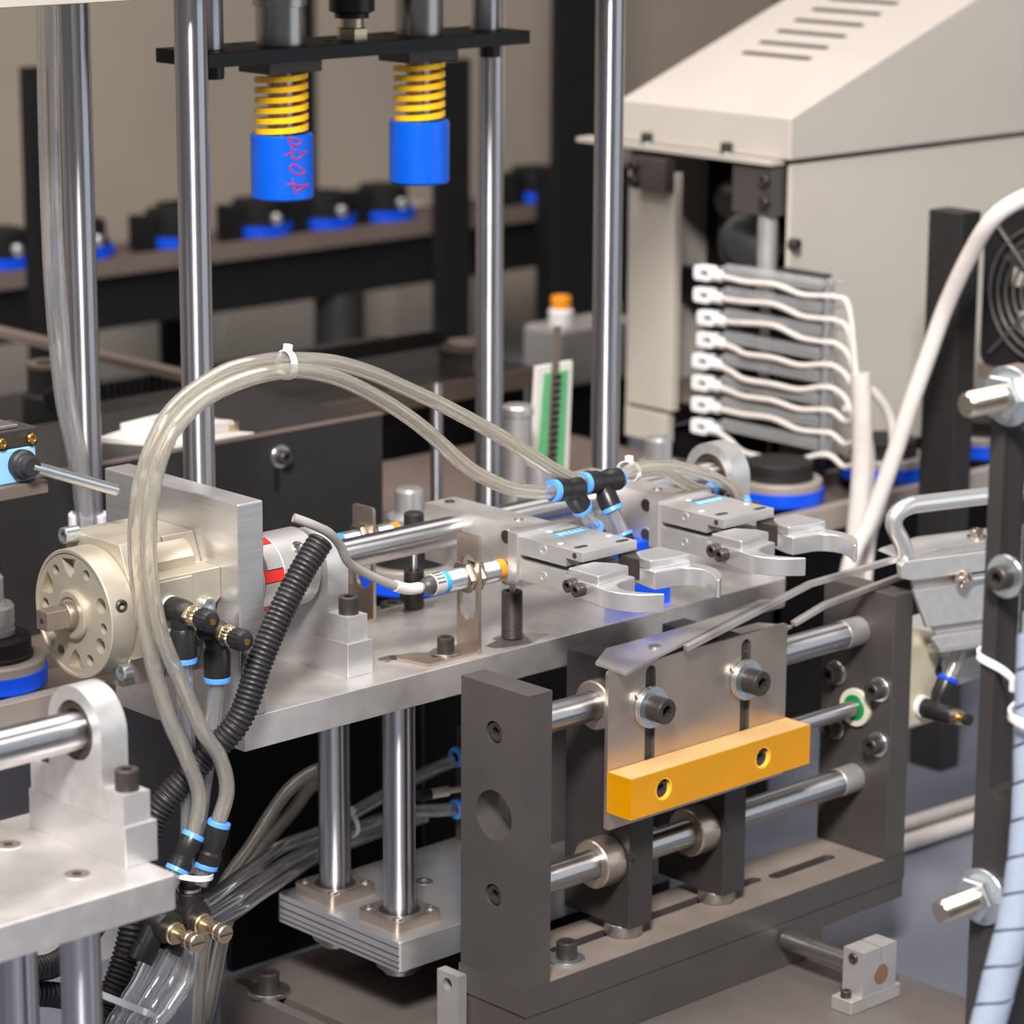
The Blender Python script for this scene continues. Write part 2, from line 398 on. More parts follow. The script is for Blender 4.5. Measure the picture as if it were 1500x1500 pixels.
# ---- coupling, pillow blocks, shaft
cp = thing('shaft_coupling', 'silver jaw coupling with red spider behind the motor mount plate', 'coupling', (75, ay, 50))
mk('hub', G().cyl((21, ay, az), X, 31, 44, 56, 1), 'alu_matte', cp); mk('hub', G().cyl((84, ay, az), X, 31, 37, 56, 1), 'alu_matte', cp)
for i in range(6):
    a = math.radians(i*60+20)
    g = G().box(65, 84, -4.5, 4.5, 18, 30.6); g.xf(Matrix.Translation((0, ay, az)) @ Matrix.Rotation(a, 4, 'X'))
    mk('spider_tooth', g, 'red_rubber', cp)
for i in range(6):
    a = math.radians(i*60+50)
    g = G().prism(circ(0, 0, 31, 8, 70, 110) + circ(0, 0, 19, 8, 110, 70), 'x', 65 if i % 2 else 69, 80 if i % 2 else 84)
    g.xf(Matrix.Translation((0, ay, az)) @ Matrix.Rotation(a, 4, 'X')); mk('jaw', g, 'alu_matte', cp)
cap(cp, (104, ay-22, az+21), Vector((0, -.7, .7)), 5.5, 2.5, m='steel', name='clamp_screw')

def pillow(x0, yc, lab, bearing=True, flip=False):
    o = thing('pillow_block', lab, 'bearing block', (x0+13, yc, 0))
    mk('riser', G().box(x0-1, x0+25, yc-55, yc+54, 0, 27.9), 'alu_bright', o, bevel=.6)
    zc = 81
    prof = [(yc+52, 28), (yc+52, 48.6), (yc+30, 48.6)] + [(yc+30*math.cos(math.radians(a)), zc+30*math.sin(math.radians(a))) for a in range(0, 181, 9)] + [(yc-30, 48.6), (yc-53, 48.6), (yc-53, 28)]
    mk('housing', G().prism(prof, 'x', x0, x0+21, [circ(yc, zc, 20.5, 40)]), 'alu_cast', o)
    mk('bearing_ring', G().ring((x0+1.5, yc, zc), X, 20.6, 14.6, 18, 40, 1), 'hole_dark', o)
    for s in (-1, 1):
        cap(o, (x0+11, yc+s*42, 48.6), Z, 8, 14)
    return o
pillow(126, 82, 'aluminium pillow block bolted beside the corrugated black hose')
pillow(596, 82, 'aluminium pillow block at the gripper end of the long plate')
single('gripper_shaft', G().cyl((98, ay, az), X, 12.6, 505, 48, .6), 'chrome_x', 'polished steel shaft joining the two gripper clamp blocks', 'shaft')

# ---- clamp blocks, grippers
def clamp_block(x0, lab):
    o = thing('clamp_block', lab, 'clamp block', (x0+16.5, 59, 51), 'clamp blocks on the gripper shaft')
    hs = [circ(ay, az-6, 12.7, 32)]
    mk('block', G().prism([(-1, 51), (118, 51), (118, 100), (-1, 100)], 'x', x0, x0+33, [circ(84, 82, 12.6, 32)]), 'alu', o)
    cap(o, (x0+17, 106, 100), Z, 4.5, 1.2, name='set_screw'); cap(o, (x0+17, 22, 99.5), Z, 4.6, 1, m='steel', name='set_screw')
    for z in (88, 62):
        mk('bolt_hole', G().ring((x0-.5, 19, z+1), X, 7, 5.6, 1.2, 28), 'alu_bright', o)
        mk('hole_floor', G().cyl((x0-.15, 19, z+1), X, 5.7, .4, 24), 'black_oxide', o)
    return o
def gripper(dx, lab1):
    o = thing('gripper', lab1, 'gripper', (302+dx, -50, 62), 'pneumatic parallel grippers')
    mk('adapter_plate', G().box(270+dx, 335+dx, -12, -1, 60, 100.5), 'alu_bright', o, bevel=.5)
    # body: top plate, lower half, side slots
    prof = [(-12, 62), (-87, 62), (-87, 70), (-80, 70), (-80, 76), (-66, 76), (-66, 79), (-14, 79), (-14, 83), (-66, 83), (-66, 90), (-85, 90), (-85, 98), (-12, 98)]
    mk('body', G().prism([(a, b) for a, b in prof], 'x', 272+dx, 333+dx), 'alu_matte', o, bevel=.5)
    for (y, z) in ((-40.5, 92), (-40.5, 70)):
        mk('side_hole', G().ring((271.6+dx, y, z), X, 4.3, 2.6, .8, 24), 'alu_bright', o)
    mk('side_hole', G().cyl((271.7+dx, -76, 94), X, 2.4, .6, 20), 'black_oxide', o)
    for (x, y) in ((284, -70), (322, -78)):
        mk('top_slot', G().prism(slot(x+dx-3, y, x+dx+5, y, 2.6), 'z', 97.9, 98.25), 'black_oxide', o)
    for (x, y) in ((280, -52), (326, -60), (300, -18)):
        mk('top_hole', G().cyl((x+dx, y, 97.9), Z, 2.4, .35, 20), 'white_plastic', o)
    lb = mk('sticker', G().box(294+dx, 328+dx, -36, -26, 97.9, 98.3), 'blue_sticker', o, label='blue sticker with white lettering')
    for i, (u0, u1) in enumerate(((297, 300), (301.5, 303), (305, 308), (310, 314), (316, 319), (321, 325))):
        mk('letter', G().prism([(u0+dx, -34), (u1+dx, -34), (u1+dx, -32.6), ((u0+u1)/2+.5+dx, -32.6), ((u0+u1)/2+.5+dx, -28), ((u0+u1)/2-.8+dx, -28), ((u0+u1)/2-.8+dx, -32.6), (u0+dx, -32.6)], 'z', 98.25, 98.4), 'white_plastic', lb)
    for i in range(9):
        mk('print_mark', G().box(300+dx+i*3.4, 302.2+dx+i*3.4, -24, -22.2, 97.95, 98.2), 'ink_black', o)
    for s in (-1, 1):
        cx = 302.5+dx
        mk('jaw_carrier', G().prism([(cx+s*14, -80), (cx+s*34, -80), (cx+s*34, -116), (cx+s*20, -116), (cx+s*14, -100)], 'z', 71, 88.5), 'black_oxide', o, bevel=.5)
        mk('jaw_pin', G().cyl((cx+s*19.4, -108, 80), X*(-s), 2.4, 1.6, 16), 'steel', o)
        poly = [(-q, r) for q, r in [(52, -94), (52.5, -114), (55, -126), (56.5, -138), (54, -151), (47, -162), (38, -170), (31, -175), (29.5, -173), (36, -165), (42, -155), (44.5, -147), (43.5, -139.5), (41, -134), (37, -130), (32, -127.5), (25.6, -126.5), (11, -124), (11, -117), (18, -94)]]
        f = mk('finger', G().prism([(cx + s*(-q[0]), q[1]) for q in poly], 'z', 68, 83), 'alu_bright', o, bevel=1.0)
        rear = [(-51.5, -90), (-52, -124), (-32, -121.5), (-12, -118), (-13, -106), (-24, -90)]
        mk('finger_heel', G().prism([(cx + s*(-q[0]), q[1]) for q in rear], 'z', 82.5, 91), 'alu_bright', f, bevel=1.4)
        for y in (-98, -107):
            cap(o, (cx+s*52, y, 79 - (0 if y == -98 else 2)), X*s, 5.2, 9, name='finger_screw')
    return o
DX = 163
clamp_block(287, 'aluminium clamp block above the orange tipped sensor'); clamp_block(287+DX, 'aluminium clamp block beside the pillow block at the gripper end')
gripper(0, 'pneumatic gripper with open crescent fingers beside the orange tipped sensor'); gripper(DX, 'pneumatic gripper with open crescent fingers next to the white sleeved cables')

# ================================================================ slide unit
SL = -115
sb = thing('slide_bed', 'dark anodised slide bed with long slot along the top', 'base block', (418, -76, -301))
mk('riser', G().box(187, 540, SL+1, -38, -301, -259), 'dark_anodized', sb, bevel=1)
mk('base_bar', G().prism([(185.4, SL), (648, SL), (648, -36), (185.4, -36)], 'z', -259, -236, [slot(262, -70, 500, -70, 6), slot(520, -76, 590, -76, 6)]), 'dark_anodized', sb)
mk('top_layer', G().prism([(211.5, SL+.6), (621.5, SL+.6), (621.5, -36.6), (211.5, -36.6)], 'z', -236, -235.75, [slot(262, -70, 500, -70, 6), slot(520, -76, 590, -76, 6)]), 'top_brown', sb)  # thin sheet, lighter brown than the bar, over its top face
mk('end_foot', G().box(540, 648, SL+1, -37, -277, -259), 'dark_anodized', sb, bevel=1)
cap(sb, (252, -92, -236), Z, 8.5, 14, (15, 3), wm='zinc')
mk('side_bracket', G().prism([(-46, -301), (-20.7, -301), (-20.7, -243), (-46, -243)], 'x', 176, 185, [circ(-33, -253, 5.5, 20)]), 'alu_matte', sb)
ep = thing('slide_end_plate', 'dark upright end plate with one big round hole', 'end plate', (198, -76, -236))
mk('plate_body', G().prism([(SL, -236), (-38, -236), (-38, 5), (SL, 5)], 'x', 186, 211, [circ(-76, -101, 20.5, 40), circ(-76, -33, 9.2, 28), circ(-76, -167.5, 9.2, 28)]), 'dark_anodized', ep)
for z in (-33, -167.5):
    cap(ep, (196.5, -76, z), -X, 8.3, 9)
fp = thing('slide_end_plate', 'dark upright end plate that holds the green sealed cylinder rod', 'end plate', (635, -76, -236))
mk('plate_body', G().box(622, 647, SL, -34, -236, 5), 'dark_anodized', fp, bevel=1)
for (y, z) in ((-52, -78), (-102, -82), (-52, -128), (-102, -132)):
    cap(fp, (622, y, z), -X, 8, 11, (11, 2.5))
mk('seal', G().ring((618, -76, -104), X, 17, 11.5, 4.5, 40, .5), 'white_ring', fp, label='cream ring of the rod seal'); mk('seal', G().ring((617.5, -76, -104), X, 11.8, 6.5, 5, 36, .4), 'green_seal', fp, label='green rod seal')
for z, lab in ((-34, 'polished upper rod of the slide unit'), (-169, 'polished lower rod of the slide unit')):
    single('slide_rod', G().cyl((211, -76, z), X, 12, 411, 48, .5), 'chrome_x', lab, 'rod', 'round rods of the slide unit')
for z, lab in ((-34, 'upper'), (-169, 'lower')):
    mk('rod_socket', G().ring((598, -76, z), X, 12.6, 11.9, 24, 44, .4), 'alu_matte', fp)
single('cylinder_rod', G().cyl((455, -76, -104), X, 7, 168, 32, .5), 'chrome_x', 'thin piston rod entering the green seal', 'rod')
def carriage(x0, lab):
    o = thing('slide_carriage', lab, 'carriage', (x0+13.5, -62, -218), 'dark carriages on the slide rods')
    mk('block', G().box(x0, x0+27, -99, -23, -225, -2), 'post_dark', o, bevel=1)
    for z in (-34, -169):
        mk('bearing', G().ring((x0-22, -76, z), X, 20.5, 12.4, 22, 44, 1.2), 'stainless', o)
        mk('seal', G().ring((x0-21, -76, z), X, 15, 12.3, 1.2, 36), 'black_rubber', o)
        for dy, dz in ((-24, 8), (24, 14), (18, -20), (-20, -20)):
            mk('bore', G().ring((x0-.4, -76+dy*1.0, z+dz*1.1), X, 3.4, 1.6, .6, 16), 'black_oxide', o)
    mk('foot_pad', G().cyl((x0+13, -80, -235.7), Z, 16, 10.8, 32, 1), 'steel', o)
    return o
carriage(316, 'dark slide carriage next to the dark end plate with the big hole'); carriage(428, 'dark slide carriage between the other carriage and the green rod seal')
br = thing('chute_bracket', 'stainless bracket plate with two slots holding the yellow bar', 'bracket', (391, -101, -132))
mk('face_plate', G().prism(rrect(285, 497, -131, 2, 3), 'y', -102.5, -99, [slot(333, -84, 333, -8, 5.8), slot(446, -84, 446, -8, 5.8)]), 'stainless', br)
for x, z in ((331, -36), (444, -36)):
    cap(br, (x, -105.6, z), -Y, 10.6, 15, (17, 3)); mk('washer', G().ring((x, -105.5, z), Y, 17, 6, 2.8, 32, .4), 'zinc', br)
    mk('spacer', G().cyl((x, -103.5, z+1), Y, 9, 4, 24), 'steel', br)
ub = thing('bumper_bar', 'translucent amber urethane bar with two bolt holes', 'bumper bar', (391, -117, -115))
mk('bar', G().prism([(284.5, -115), (498, -115), (498, -81), (284.5, -81)], 'y', -130, -102.6, [circ(322, -97, 9.6, 28), circ(440, -97, 9.6, 28)]), 'amber_urethane', ub)
for x in (322, 440):
    mk('bore_ring', G().ring((x, -129.6, -97), Y, 9.5, 8.4, 26, 28), 'amber_top', ub); cap(ub, (x, -112, -97), -Y, 7.2, 15)
mk('sheen_top', G().box(285.5, 497, -129, -103.5, -81, -80.8), 'amber_sheen', ub)  # beige reflection on the bar top, put into the colour of a thin sheet
single('blue_block', G().prism([(430, 0), (477, 0), (477, 49.5), (448.5, 49.5), (448.5, 60), (430, 60)], 'y', 14, 48), 'blue_pallet', 'blue urethane block standing on the long plate between the grippers', 'block', bevel=1)

# ================================================================ four-post press
PO = [((136, 228), 'chrome column just behind the motor mount plate', 13.3), ((136, 387.5), 'chrome column with the white plastic collar near its foot', 13.3),
      ((609.5, 228), 'chrome column beside the cream hooded machine', 13.3), ((610, 387.5), 'chrome column passing behind the black press crossbar', 13.3)]
for (x, y), lab, r in PO:
    o = thing('press_column', lab, 'column', (x, y, -60), 'chrome press columns')
    mk('rod', G().cyl((x, y, -52), Z, r, 573, 56, .6), 'chrome_z', o)
    mk('foot_flange', G().cyl((x, y, -60), Z, 24, 10, 40, 1), 'black_oxide', o)
    if y > 300 and x < 200: mk('collar', G().ring((x, y, 55), Z, 17, 13.4, 12, 40, 1), 'tie_white', o)
single('press_head_plate', G().prism(rrect(-260, 720, 190, 440, 6), 'z', 521, 545), 'cream_paint', 'cream head plate resting on top of the chrome columns', 'plate', bevel=1)
cb = thing('press_crossbar', 'black steel press crossbar hanging from two rods', 'crossbar', (369, 308, 455))
mk('bar', G().box(187, 552, 272, 344, 455, 467), 'black_paint', cb, bevel=.8)
for x in (214, 530):
    mk('guide_rod', G().cyl((x, 308, 467), Z, 13.8, 54, 44, .5), 'chrome_z', cb)
    cap(cb, (x+4, 306, 455), -Z, 9.5, 13, m='black_plastic')
for x in (262, 340, 430, 490):
    mk('bolt_hole', G().cyl((x, 330 if x != 340 else 300, 466.8), Z, 4, .4, 20), 'black_matte', cb)
fj = thing('floating_joint', 'black floating joint with bronze nut on the crossbar', 'joint', (372, 308, 467))
mk('nut', G().lathe((372, 308, 467), Z, [(14, 0), (14, 9), (12.5, 10)], 6), 'brass_pale', fj); mk('neck', G().cyl((372, 308, 477), Z, 10.5, 8, 24), 'brass_pale', fj)
mk('joint_body', G().lathe((372, 308, 485), Z, [(15, 0), (15, 4), (20, 6), (20, 24), (18, 36)], 36), 'black_plastic', fj)

def bumper(x, lab, writing):
    y = 308; o = thing('spring_bumper', lab, 'bumper', (x, y, 335), 'spring loaded blue bumpers')
    mk('bushing', G().lathe((x, y, 467), Z, [(21.5, 0), (21.5, 32), (24, 32.5), (24, 40), (22, 41), (22, 53.5)], 44), 'steel', cb)
    mk('flange_block', G().box(x-28, x+30, y-19, y+23, 443.5, 455), 'dark_anodized', o, bevel=.6)
    mk('inner_rod', G().cyl((x, y, 385), Z, 12.5, 60, 36), 'chrome_z', o)
    # flat-wire spring
    turns, n = 5.6, 150; R0, R1, hw = 18.6, 23.2, 2.3; vs = []; fs = []
    for i in range(n+1):
        q = i/n; a = 2*math.pi*turns*q + 2.2; z = 392.5 + 49*q
        e = min(1, min(q, 1-q)*8)
        for rr, dz in ((R0, -hw), (R1, -hw), (R1, hw), (R0, hw)):
            vs.append((x+rr*math.cos(a), y+rr*math.sin(a), z+dz))
    for i in range(n):
        for k in range(4):
            fs.append((i*4+k, i*4+(k+1) % 4, i*4+4+(k+1) % 4, i*4+4+k))
    fs += [(3, 2, 1, 0), tuple(n*4+k for k in range(4))]
    mk('spring', G().add(vs, fs), 'spring_yellow', o, label='yellow flat wire die spring')
    c = mk('bumper_cap', G().lathe((x, y, 335), Z, [(25, 0), (27, 2), (27, 54.5), (25.8, 56), (13, 56)], 56), 'blue_urethane', o, label='blue urethane cylinder')
    if writing:
        strokes = [[(1022, 1003), (1080, 1008), (1112, 1030), (1085, 1056), (1045, 1036), (1022, 1003)], [(1045, 1030), (1050, 1075), (1062, 1095), (1085, 1085)],
                   [(1002, 1128), (1040, 1112), (1062, 1120), (1050, 1148), (1092, 1152), (1120, 1128), (1108, 1106), (1160, 1108)],
                   [(1035, 1205), (1070, 1192), (1118, 1222), (1136, 1248), (1105, 1264), (1062, 1250), (1040, 1222), (1035, 1205)],
                   [(1012, 1335), (1055, 1335), (1100, 1345), (1160, 1340)], [(1050, 1290), (1062, 1330), (1066, 1370), (1075, 1402)], [(1160, 1340), (1120, 1362), (1080, 1388)]]
        fh = Vector((fwd.x, fwd.y, 0)).normalized()
        for st in strokes:
            P = []
            for u, v in st:
                th = math.asin(max(-.97, min(.97, (u-965)/229))); z = 391 - (v-975)/470*56 + 2.2*math.cos(th)
                P.append(Vector((x, y, z)) + (-fh*math.cos(th) + rgt*math.sin(th))*27.05)
            mk('ink_stroke', G().tube(P, .75, seg=6, step=1.5), 'red_ink', c)
    return o
bumper(292.5, 'blue bumper under a yellow spring with red handwritten marks', True)
bumper(450, 'plain blue bumper under a yellow spring without any marks', False)

# ================================================================ left station (nearest plate)
lq = thing('side_plate', 'thick aluminium plate with two countersunk screws beside its pillow block', 'plate', (-500, -149, -24))
mk('plate_body', G().prism(rrect(-760, -238, -231, -67, 4), 'z', -24, 0), 'alu', lq, bevel=1)
for (x, y) in ((-285.6, -187), (-287, -110.7)):
    mk('countersunk_screw', G().ring((x, y, -.9), Z, 10.5, 8.4, 1.2, 30, .3), 'alu_bright', lq)
    mk('screw_head', G().lathe((x, y, -2), Z, [(8.6, 0), (8.6, 2.2), (4, 2.2), (3.6, 1.0)], 24), 'stainless', lq); mk('screw_recess', G().cyl((x, y, -.5), Z, 3.8, .9, 6), 'black_oxide', lq)
pb = pillow(-256, -146, 'aluminium pillow block with exposed bearing beside two countersunk screws')
single('support_shaft', G().cyl((-700, -146, 81), X, 13.2, 452, 48, 1.2), 'chrome_x', 'polished shaft held by the pillow block with exposed bearing', 'shaft')
for (x, y, lab) in ((-287, -190, 'polished guide post under the edge of the countersunk-screw plate'), (-287, -117, 'polished guide post under the middle of the countersunk-screw plate'), (-720, -190, 'polished guide post under the free end of the countersunk-screw plate, along its edge'), (-720, -117, 'polished guide post under the free end of the countersunk-screw plate, at its middle')):
    single('guide_post', G().cyl((x, y, -340), Z, 13.4, 316, 48), 'chrome_z', lab, 'guide post', 'guide posts under the countersunk-screw plate')

# ================================================================ conveyor through the press
cv = thing('conveyor', 'brown pallet conveyor running behind the long plate', 'conveyor', (900, 308, -340))
for y0 in (250, 352):
    mk('side_rail', G().box(-1000, 3000, y0, y0+14, -62, -37), 'rail_pale' if y0 < 300 else 'rail_brown', cv, bevel=.8)
mk('bed_plate', G().box(-1000, 3000, 264, 352, -60, -52), 'rail_brown', cv)
for x in (-700, 1900, 2600):
    mk('leg', G().box(x, x+40, 285, 325, -340, -62), 'black_paint', cv)
mk('skirt', G().box(195, 900, 272, 280, -340, -62), 'black_matte', cv)
rd = thing('rear_deck', 'brown deck plate behind the pallet conveyor', 'deck', (380, 560, -340))
mk('deck_plate', G().box(-300, 1050, 367, 760, -62, -50), 'rail_brown', rd); mk('deck_skirt', G().box(-300, 520, 372, 378, -340, -62), 'skirt_grey', rd); mk('deck_skirt', G().box(520, 1050, 700, 708, -340, -62), 'black_matte', rd)
def pallet(x, y, lab, part=True, grp='pallets on the conveyor', z0=-37):
    o = thing('pallet', lab, 'pallet', (x, y, z0), grp)
    mk('blue_ring', G().lathe((x, y, z0), Z, [(45.5, 0), (47, 2), (47, 15), (44, 15)], 48), 'blue_pallet', o)
    mk('carrier_disc', G().lathe((x, y, z0+15), Z, [(45, 0), (45, 7), (43.5, 9), (36, 9)], 48), 'rail_pale', o)
    mk('rubber_disc', G().lathe((x, y, z0+24), Z, [(36, 0), (36, 3), (34.5, 4), (34.5, 16), (32.5, 18)], 48), 'black_rubber_x', o)
    if part:
        h = thing('workpiece', lab.replace('blue rimmed pallet', 'stepped aluminium workpiece on the pallet'), 'workpiece', (x, y, z0+42), grp.replace('pallets', 'workpieces'))
        mk('lower_collar', G().lathe((x, y, z0+42), Z, [(19, 0), (21.5, 1), (21.5, 6), (19, 7), (19, 9), (21.5, 10), (21.5, 24), (20, 26)], 40), 'alu_bright', h)
        mk('stud', G().lathe((x, y, z0+68), Z, [(13.4, 0), (13.4, 22), (11, 25), (5, 26)], 32), 'alu_bright', h)
    return o
for x, lab in ((-22, 'blue rimmed pallet beside the square shaft of the rotary actuator'), (437, 'blue rimmed pallet behind the first gripper clamp block'), (602, 'blue rimmed pallet behind the black tee fittings'),
               (765, 'blue rimmed pallet beside the pillow block at the gripper end'), (945, 'blue rimmed pallet under the comb of white connectors'), (1112, 'blue rimmed pallet behind the white cables'), (1285, 'blue rimmed pallet behind the black square post')):
    pallet(x, 308, lab, x < 800)
single('air_hose', G().tube([(92, 362, 520), (90, 362, 399), (91, 362, 274), (98, 362, 180), (108, 362, 130), (116, 362, 70), (116, 362, -37)], 9, 6, 18, 6), 'clear_tube_cold', 'wide clear hose hugging the chrome column with the white collar', 'hose')

# ================================================================ sensors and stops
def sensor_set(y0, s, lab_b, lab_s, lab_t, xs, hz):
    """L bracket with proximity sensor, y0 = bracket centre, s = side of the base (mirror)"""
    o = thing('sensor_bracket', lab_b, 'bracket', (222, y0, 0), 'steel sensor brackets')
    base = [(192, y0-s*13), (246, y0-s*13), (246, y0+s*13), (212, y0+s*13), (204, y0+s*20), (190, y0+s*24), (184, y0+s*16), (188, y0+s*6)]
    mk('foot', G().prism(base, 'z', 0, 3, [slot(212, y0, 232, y0, 4)]), 'stainless', o)
    mk('upright', G().prism(rrect(y0-13, y0+13, 0, 98, 3), 'x', 246, 249, [slot(y0, 36, y0, 72, 9.2)]), 'stainless', o)
    cap(o, (222, y0, 3), Z, 7, 12, (12.5, 2), wm='steel')
    p = thing('proximity_sensor', lab_s, 'sensor', (246, y0, hz-9), 'threaded proximity sensors')
    prof = [(8.0, 0), (8.0, .5)]
    mk('barrel', G().lathe((209, y0, hz), X, [(8.4, 0), (8.4, 12)] + [(8.4 + (.35 if i % 2 else -.25), 12+i*.75) for i in range(72)] + [(8.4, 67)], 36), 'nickel' if False else 'zinc', p)
    mk('sensing_tip', G().lathe((276, y0, hz), X, [(8.2, 0), (8.2, 7), (7.4, 8)], 36), 'orange', p, label='orange plastic sensing face')
    mk('label_band', G().ring((206, y0, hz), X, 8.7, 7, 14, 36), 'label_grey', p); mk('blue_band', G().ring((216.5, y0, hz), X, 8.9, 8, 5, 36), 'blue_sticker', p)
    for k in range(7):
        for q in range(4):
            a = math.radians(150+q*14); g = G().box(-.15, .15, -.8, .8, 0, 1.6 if (k+q) % 3 else .8)
            mk('print_mark', G().box(207+k*1.25, 207.7+k*1.25, y0+8.75*math.cos(math.radians(200+q*22))-.25, y0+8.75*math.cos(math.radians(200+q*22))+.25, hz-8.75*math.sin(math.radians(200+q*22))-.8, hz-8.75*math.sin(math.radians(200+q*22))+.8), 'ink_black', p)
    mk('rear_cap', G().lathe((209, y0, hz), -X, [(8.2, 0), (7.4, 7), (5, 11), (3.6, 12)], 28), 'dark_anodized', p)
    for x in (238.5, 250.5):
        mk('lock_nut', G().lathe((x, y0, hz), X, [(13, 0), (13.6, .8), (13.6, 5), (13, 6)], 6), 'nickel', p)
        mk('lock_washer', G().ring((x+(6 if x < 245 else -1.2), y0, hz), X, 12.5, 8.6, 1.4, 30), 'nickel', p)
    q = thing('stop_screw', lab_t, 'stop screw', (xs[0], xs[1], 0), 'black threaded stop screws')
    pr_ = g_thread(8.9, xs[2], 1.7, .7)
    mk('threaded_sleeve', G().lathe((xs[0], xs[1], 0), Z, pr_[:-1] + [(8.2, xs[2]), (5, xs[2]), (5, xs[2]-2)], 28), 'black_oxide', q)
    mk('pin', G().cyl((xs[0], xs[1], xs[2]-3), Z, 2.7, xs[3]-xs[2]+4, 18), 'chrome_z', q)
    mk('pin_head', G().lathe((xs[0], xs[1], xs[3]), Z, [(8, 0), (8.6, .8), (8.6, xs[4]-1.5), (6.5, xs[4])], 30), 'steel' if xs[4] < 6 else 'black_rubber', q)
    return o
sensor_set(20, 1, 'bent steel sensor bracket bolted by one socket screw in front of the shaft', 'orange tipped threaded proximity sensor in front of the shaft', 'black threaded stop screw under the clamp block by the orange sensor tip', (299, 24, 40.5, 47, 3.6), 63)
sensor_set(150, -1, 'bent steel sensor bracket behind the shaft', 'proximity sensor mounted behind the shaft', 'black threaded stop screw with rubber knob behind the shaft', (302, 149, 33, 70, 14), 70)
for (x, y, lab) in ((318, 196, 'black socket bolt standing behind the long plate, by the blue pallet'), (352, 210, 'black socket bolt behind the long plate, next to the threaded stop')):
    o = thing('socket_bolt', lab, 'bolt', (x, y, -62), None)
    mk('column', G().cyl((x, y, -340), Z, 12, 318, 28), 'black_paint', o); cap(o, (x, y, -22), Z, 10, 14)

# ================================================================ hoses and fittings
def hose(pts, r, lab, cat='hose', m='clear_tube', ri=.62, grp=None, name='air_hose', step=5):
    return single(name, G().tube(pts, r, r*ri if ri else 0, 16, step), m, lab, cat, grp)
A = [(-69.1, -25, -71), (-62.8, -25, -40.7), (-73.9, -25, -8.1), (-89.1, -25, 24.9), (-99.8, -25, 59.6), (-110, -25, 107.4), (-114.6, -25, 153.5), (-111.8, -25, 190.4), (-104.5, -25, 215.1), (-92.5, -25, 238), (-79.4, -25, 252.5), (-58.5, -25, 264.5), (-30, -25, 274.1), (1.4, -25, 276.6), (25, -25, 275.1), (65.8, -25, 268.4), (103.6, -25, 255.7), (139.6, -25, 238.9), (177.2, -25, 220.5), (210, -25, 203), (244.3, -25, 183.9), (283.9, -25, 159.2), (314.6, -25, 141.6), (336, -25, 133.6)]
B = [(-53.4, -34, -62), (-44, -34, -37.9), (-49.8, -34, -11.8), (-66.2, -34, 14.3), (-89.8, -37, 62.5), (-103, -38, 92), (-109.1, -38, 118.5), (-112.9, -38, 152.8), (-109.9, -38, 194), (-98.2, -38, 228), (-80.6, -38, 248), (-56, -36, 260.2), (-25, -37.5, 268.5), (6.5, -37.8, 270.5), (32, -37, 267.6), (64.4, -34, 257.8), (97.5, -32, 242), (129.3, -32, 222.9), (156.9, -32, 203.1), (196.5, -32, 170.4), (221.1, -32, 155.7), (247.6, -32, 143.8), (280.5, -32, 136.5), (292, -32, 135.5)]
hose(A, 5.9, 'clear air hose arching over to the upper black tee fitting', grp='clear hoses arching over the plate')
hose(B, 5.9, 'clear air hose arching over to the lower black tee fitting', grp='clear hoses arching over the plate')
def tie(name_lab, c, ax, r, w=3.2, hd=None, squash=1.0, tail=0):
    """cable tie: flat strap loop round axis ax plus head block"""
    u, v, a = frame(ax); c = Vector(c)
    o = thing('cable_tie', name_lab, 'cable tie', c - Z*r, None)
    pts = [c + u*math.cos(t)*r + v*math.sin(t)*r*squash for t in [2*math.pi*i/28 for i in range(29)]]
    mk('strap', G().ribbon(pts, w, 1.1, a, raw=True), 'tie_white', o)
    h = Vector(hd).normalized() if hd else Z; h = (h - a*h.dot(a)).normalized(); k = a.cross(h)
    q = c + h*(r*(squash if abs(h.dot(v)) > .7 else 1)+1.4); g = G()
    g.box(-2.8, 2.8, -2.6, 2.6, -2, 3.4); g.xf(Matrix.Translation(q) @ Matrix((k, a, h)).transposed().to_4x4())
    mk('head', g, 'tie_white', o, bevel=.6)
    if tail:
        mk('tail', G().ribbon([q, q + k*tail*.6 + h, q + k*tail + h*2.5], w*.8, .9, a), 'tie_white', o)
    return o
tie('white cable tie binding the two clear hoses at the top of the arch', (21, -29, 272.5), (1, -.1, -.12), 11, 5, (-.3, 0, 1), .95)

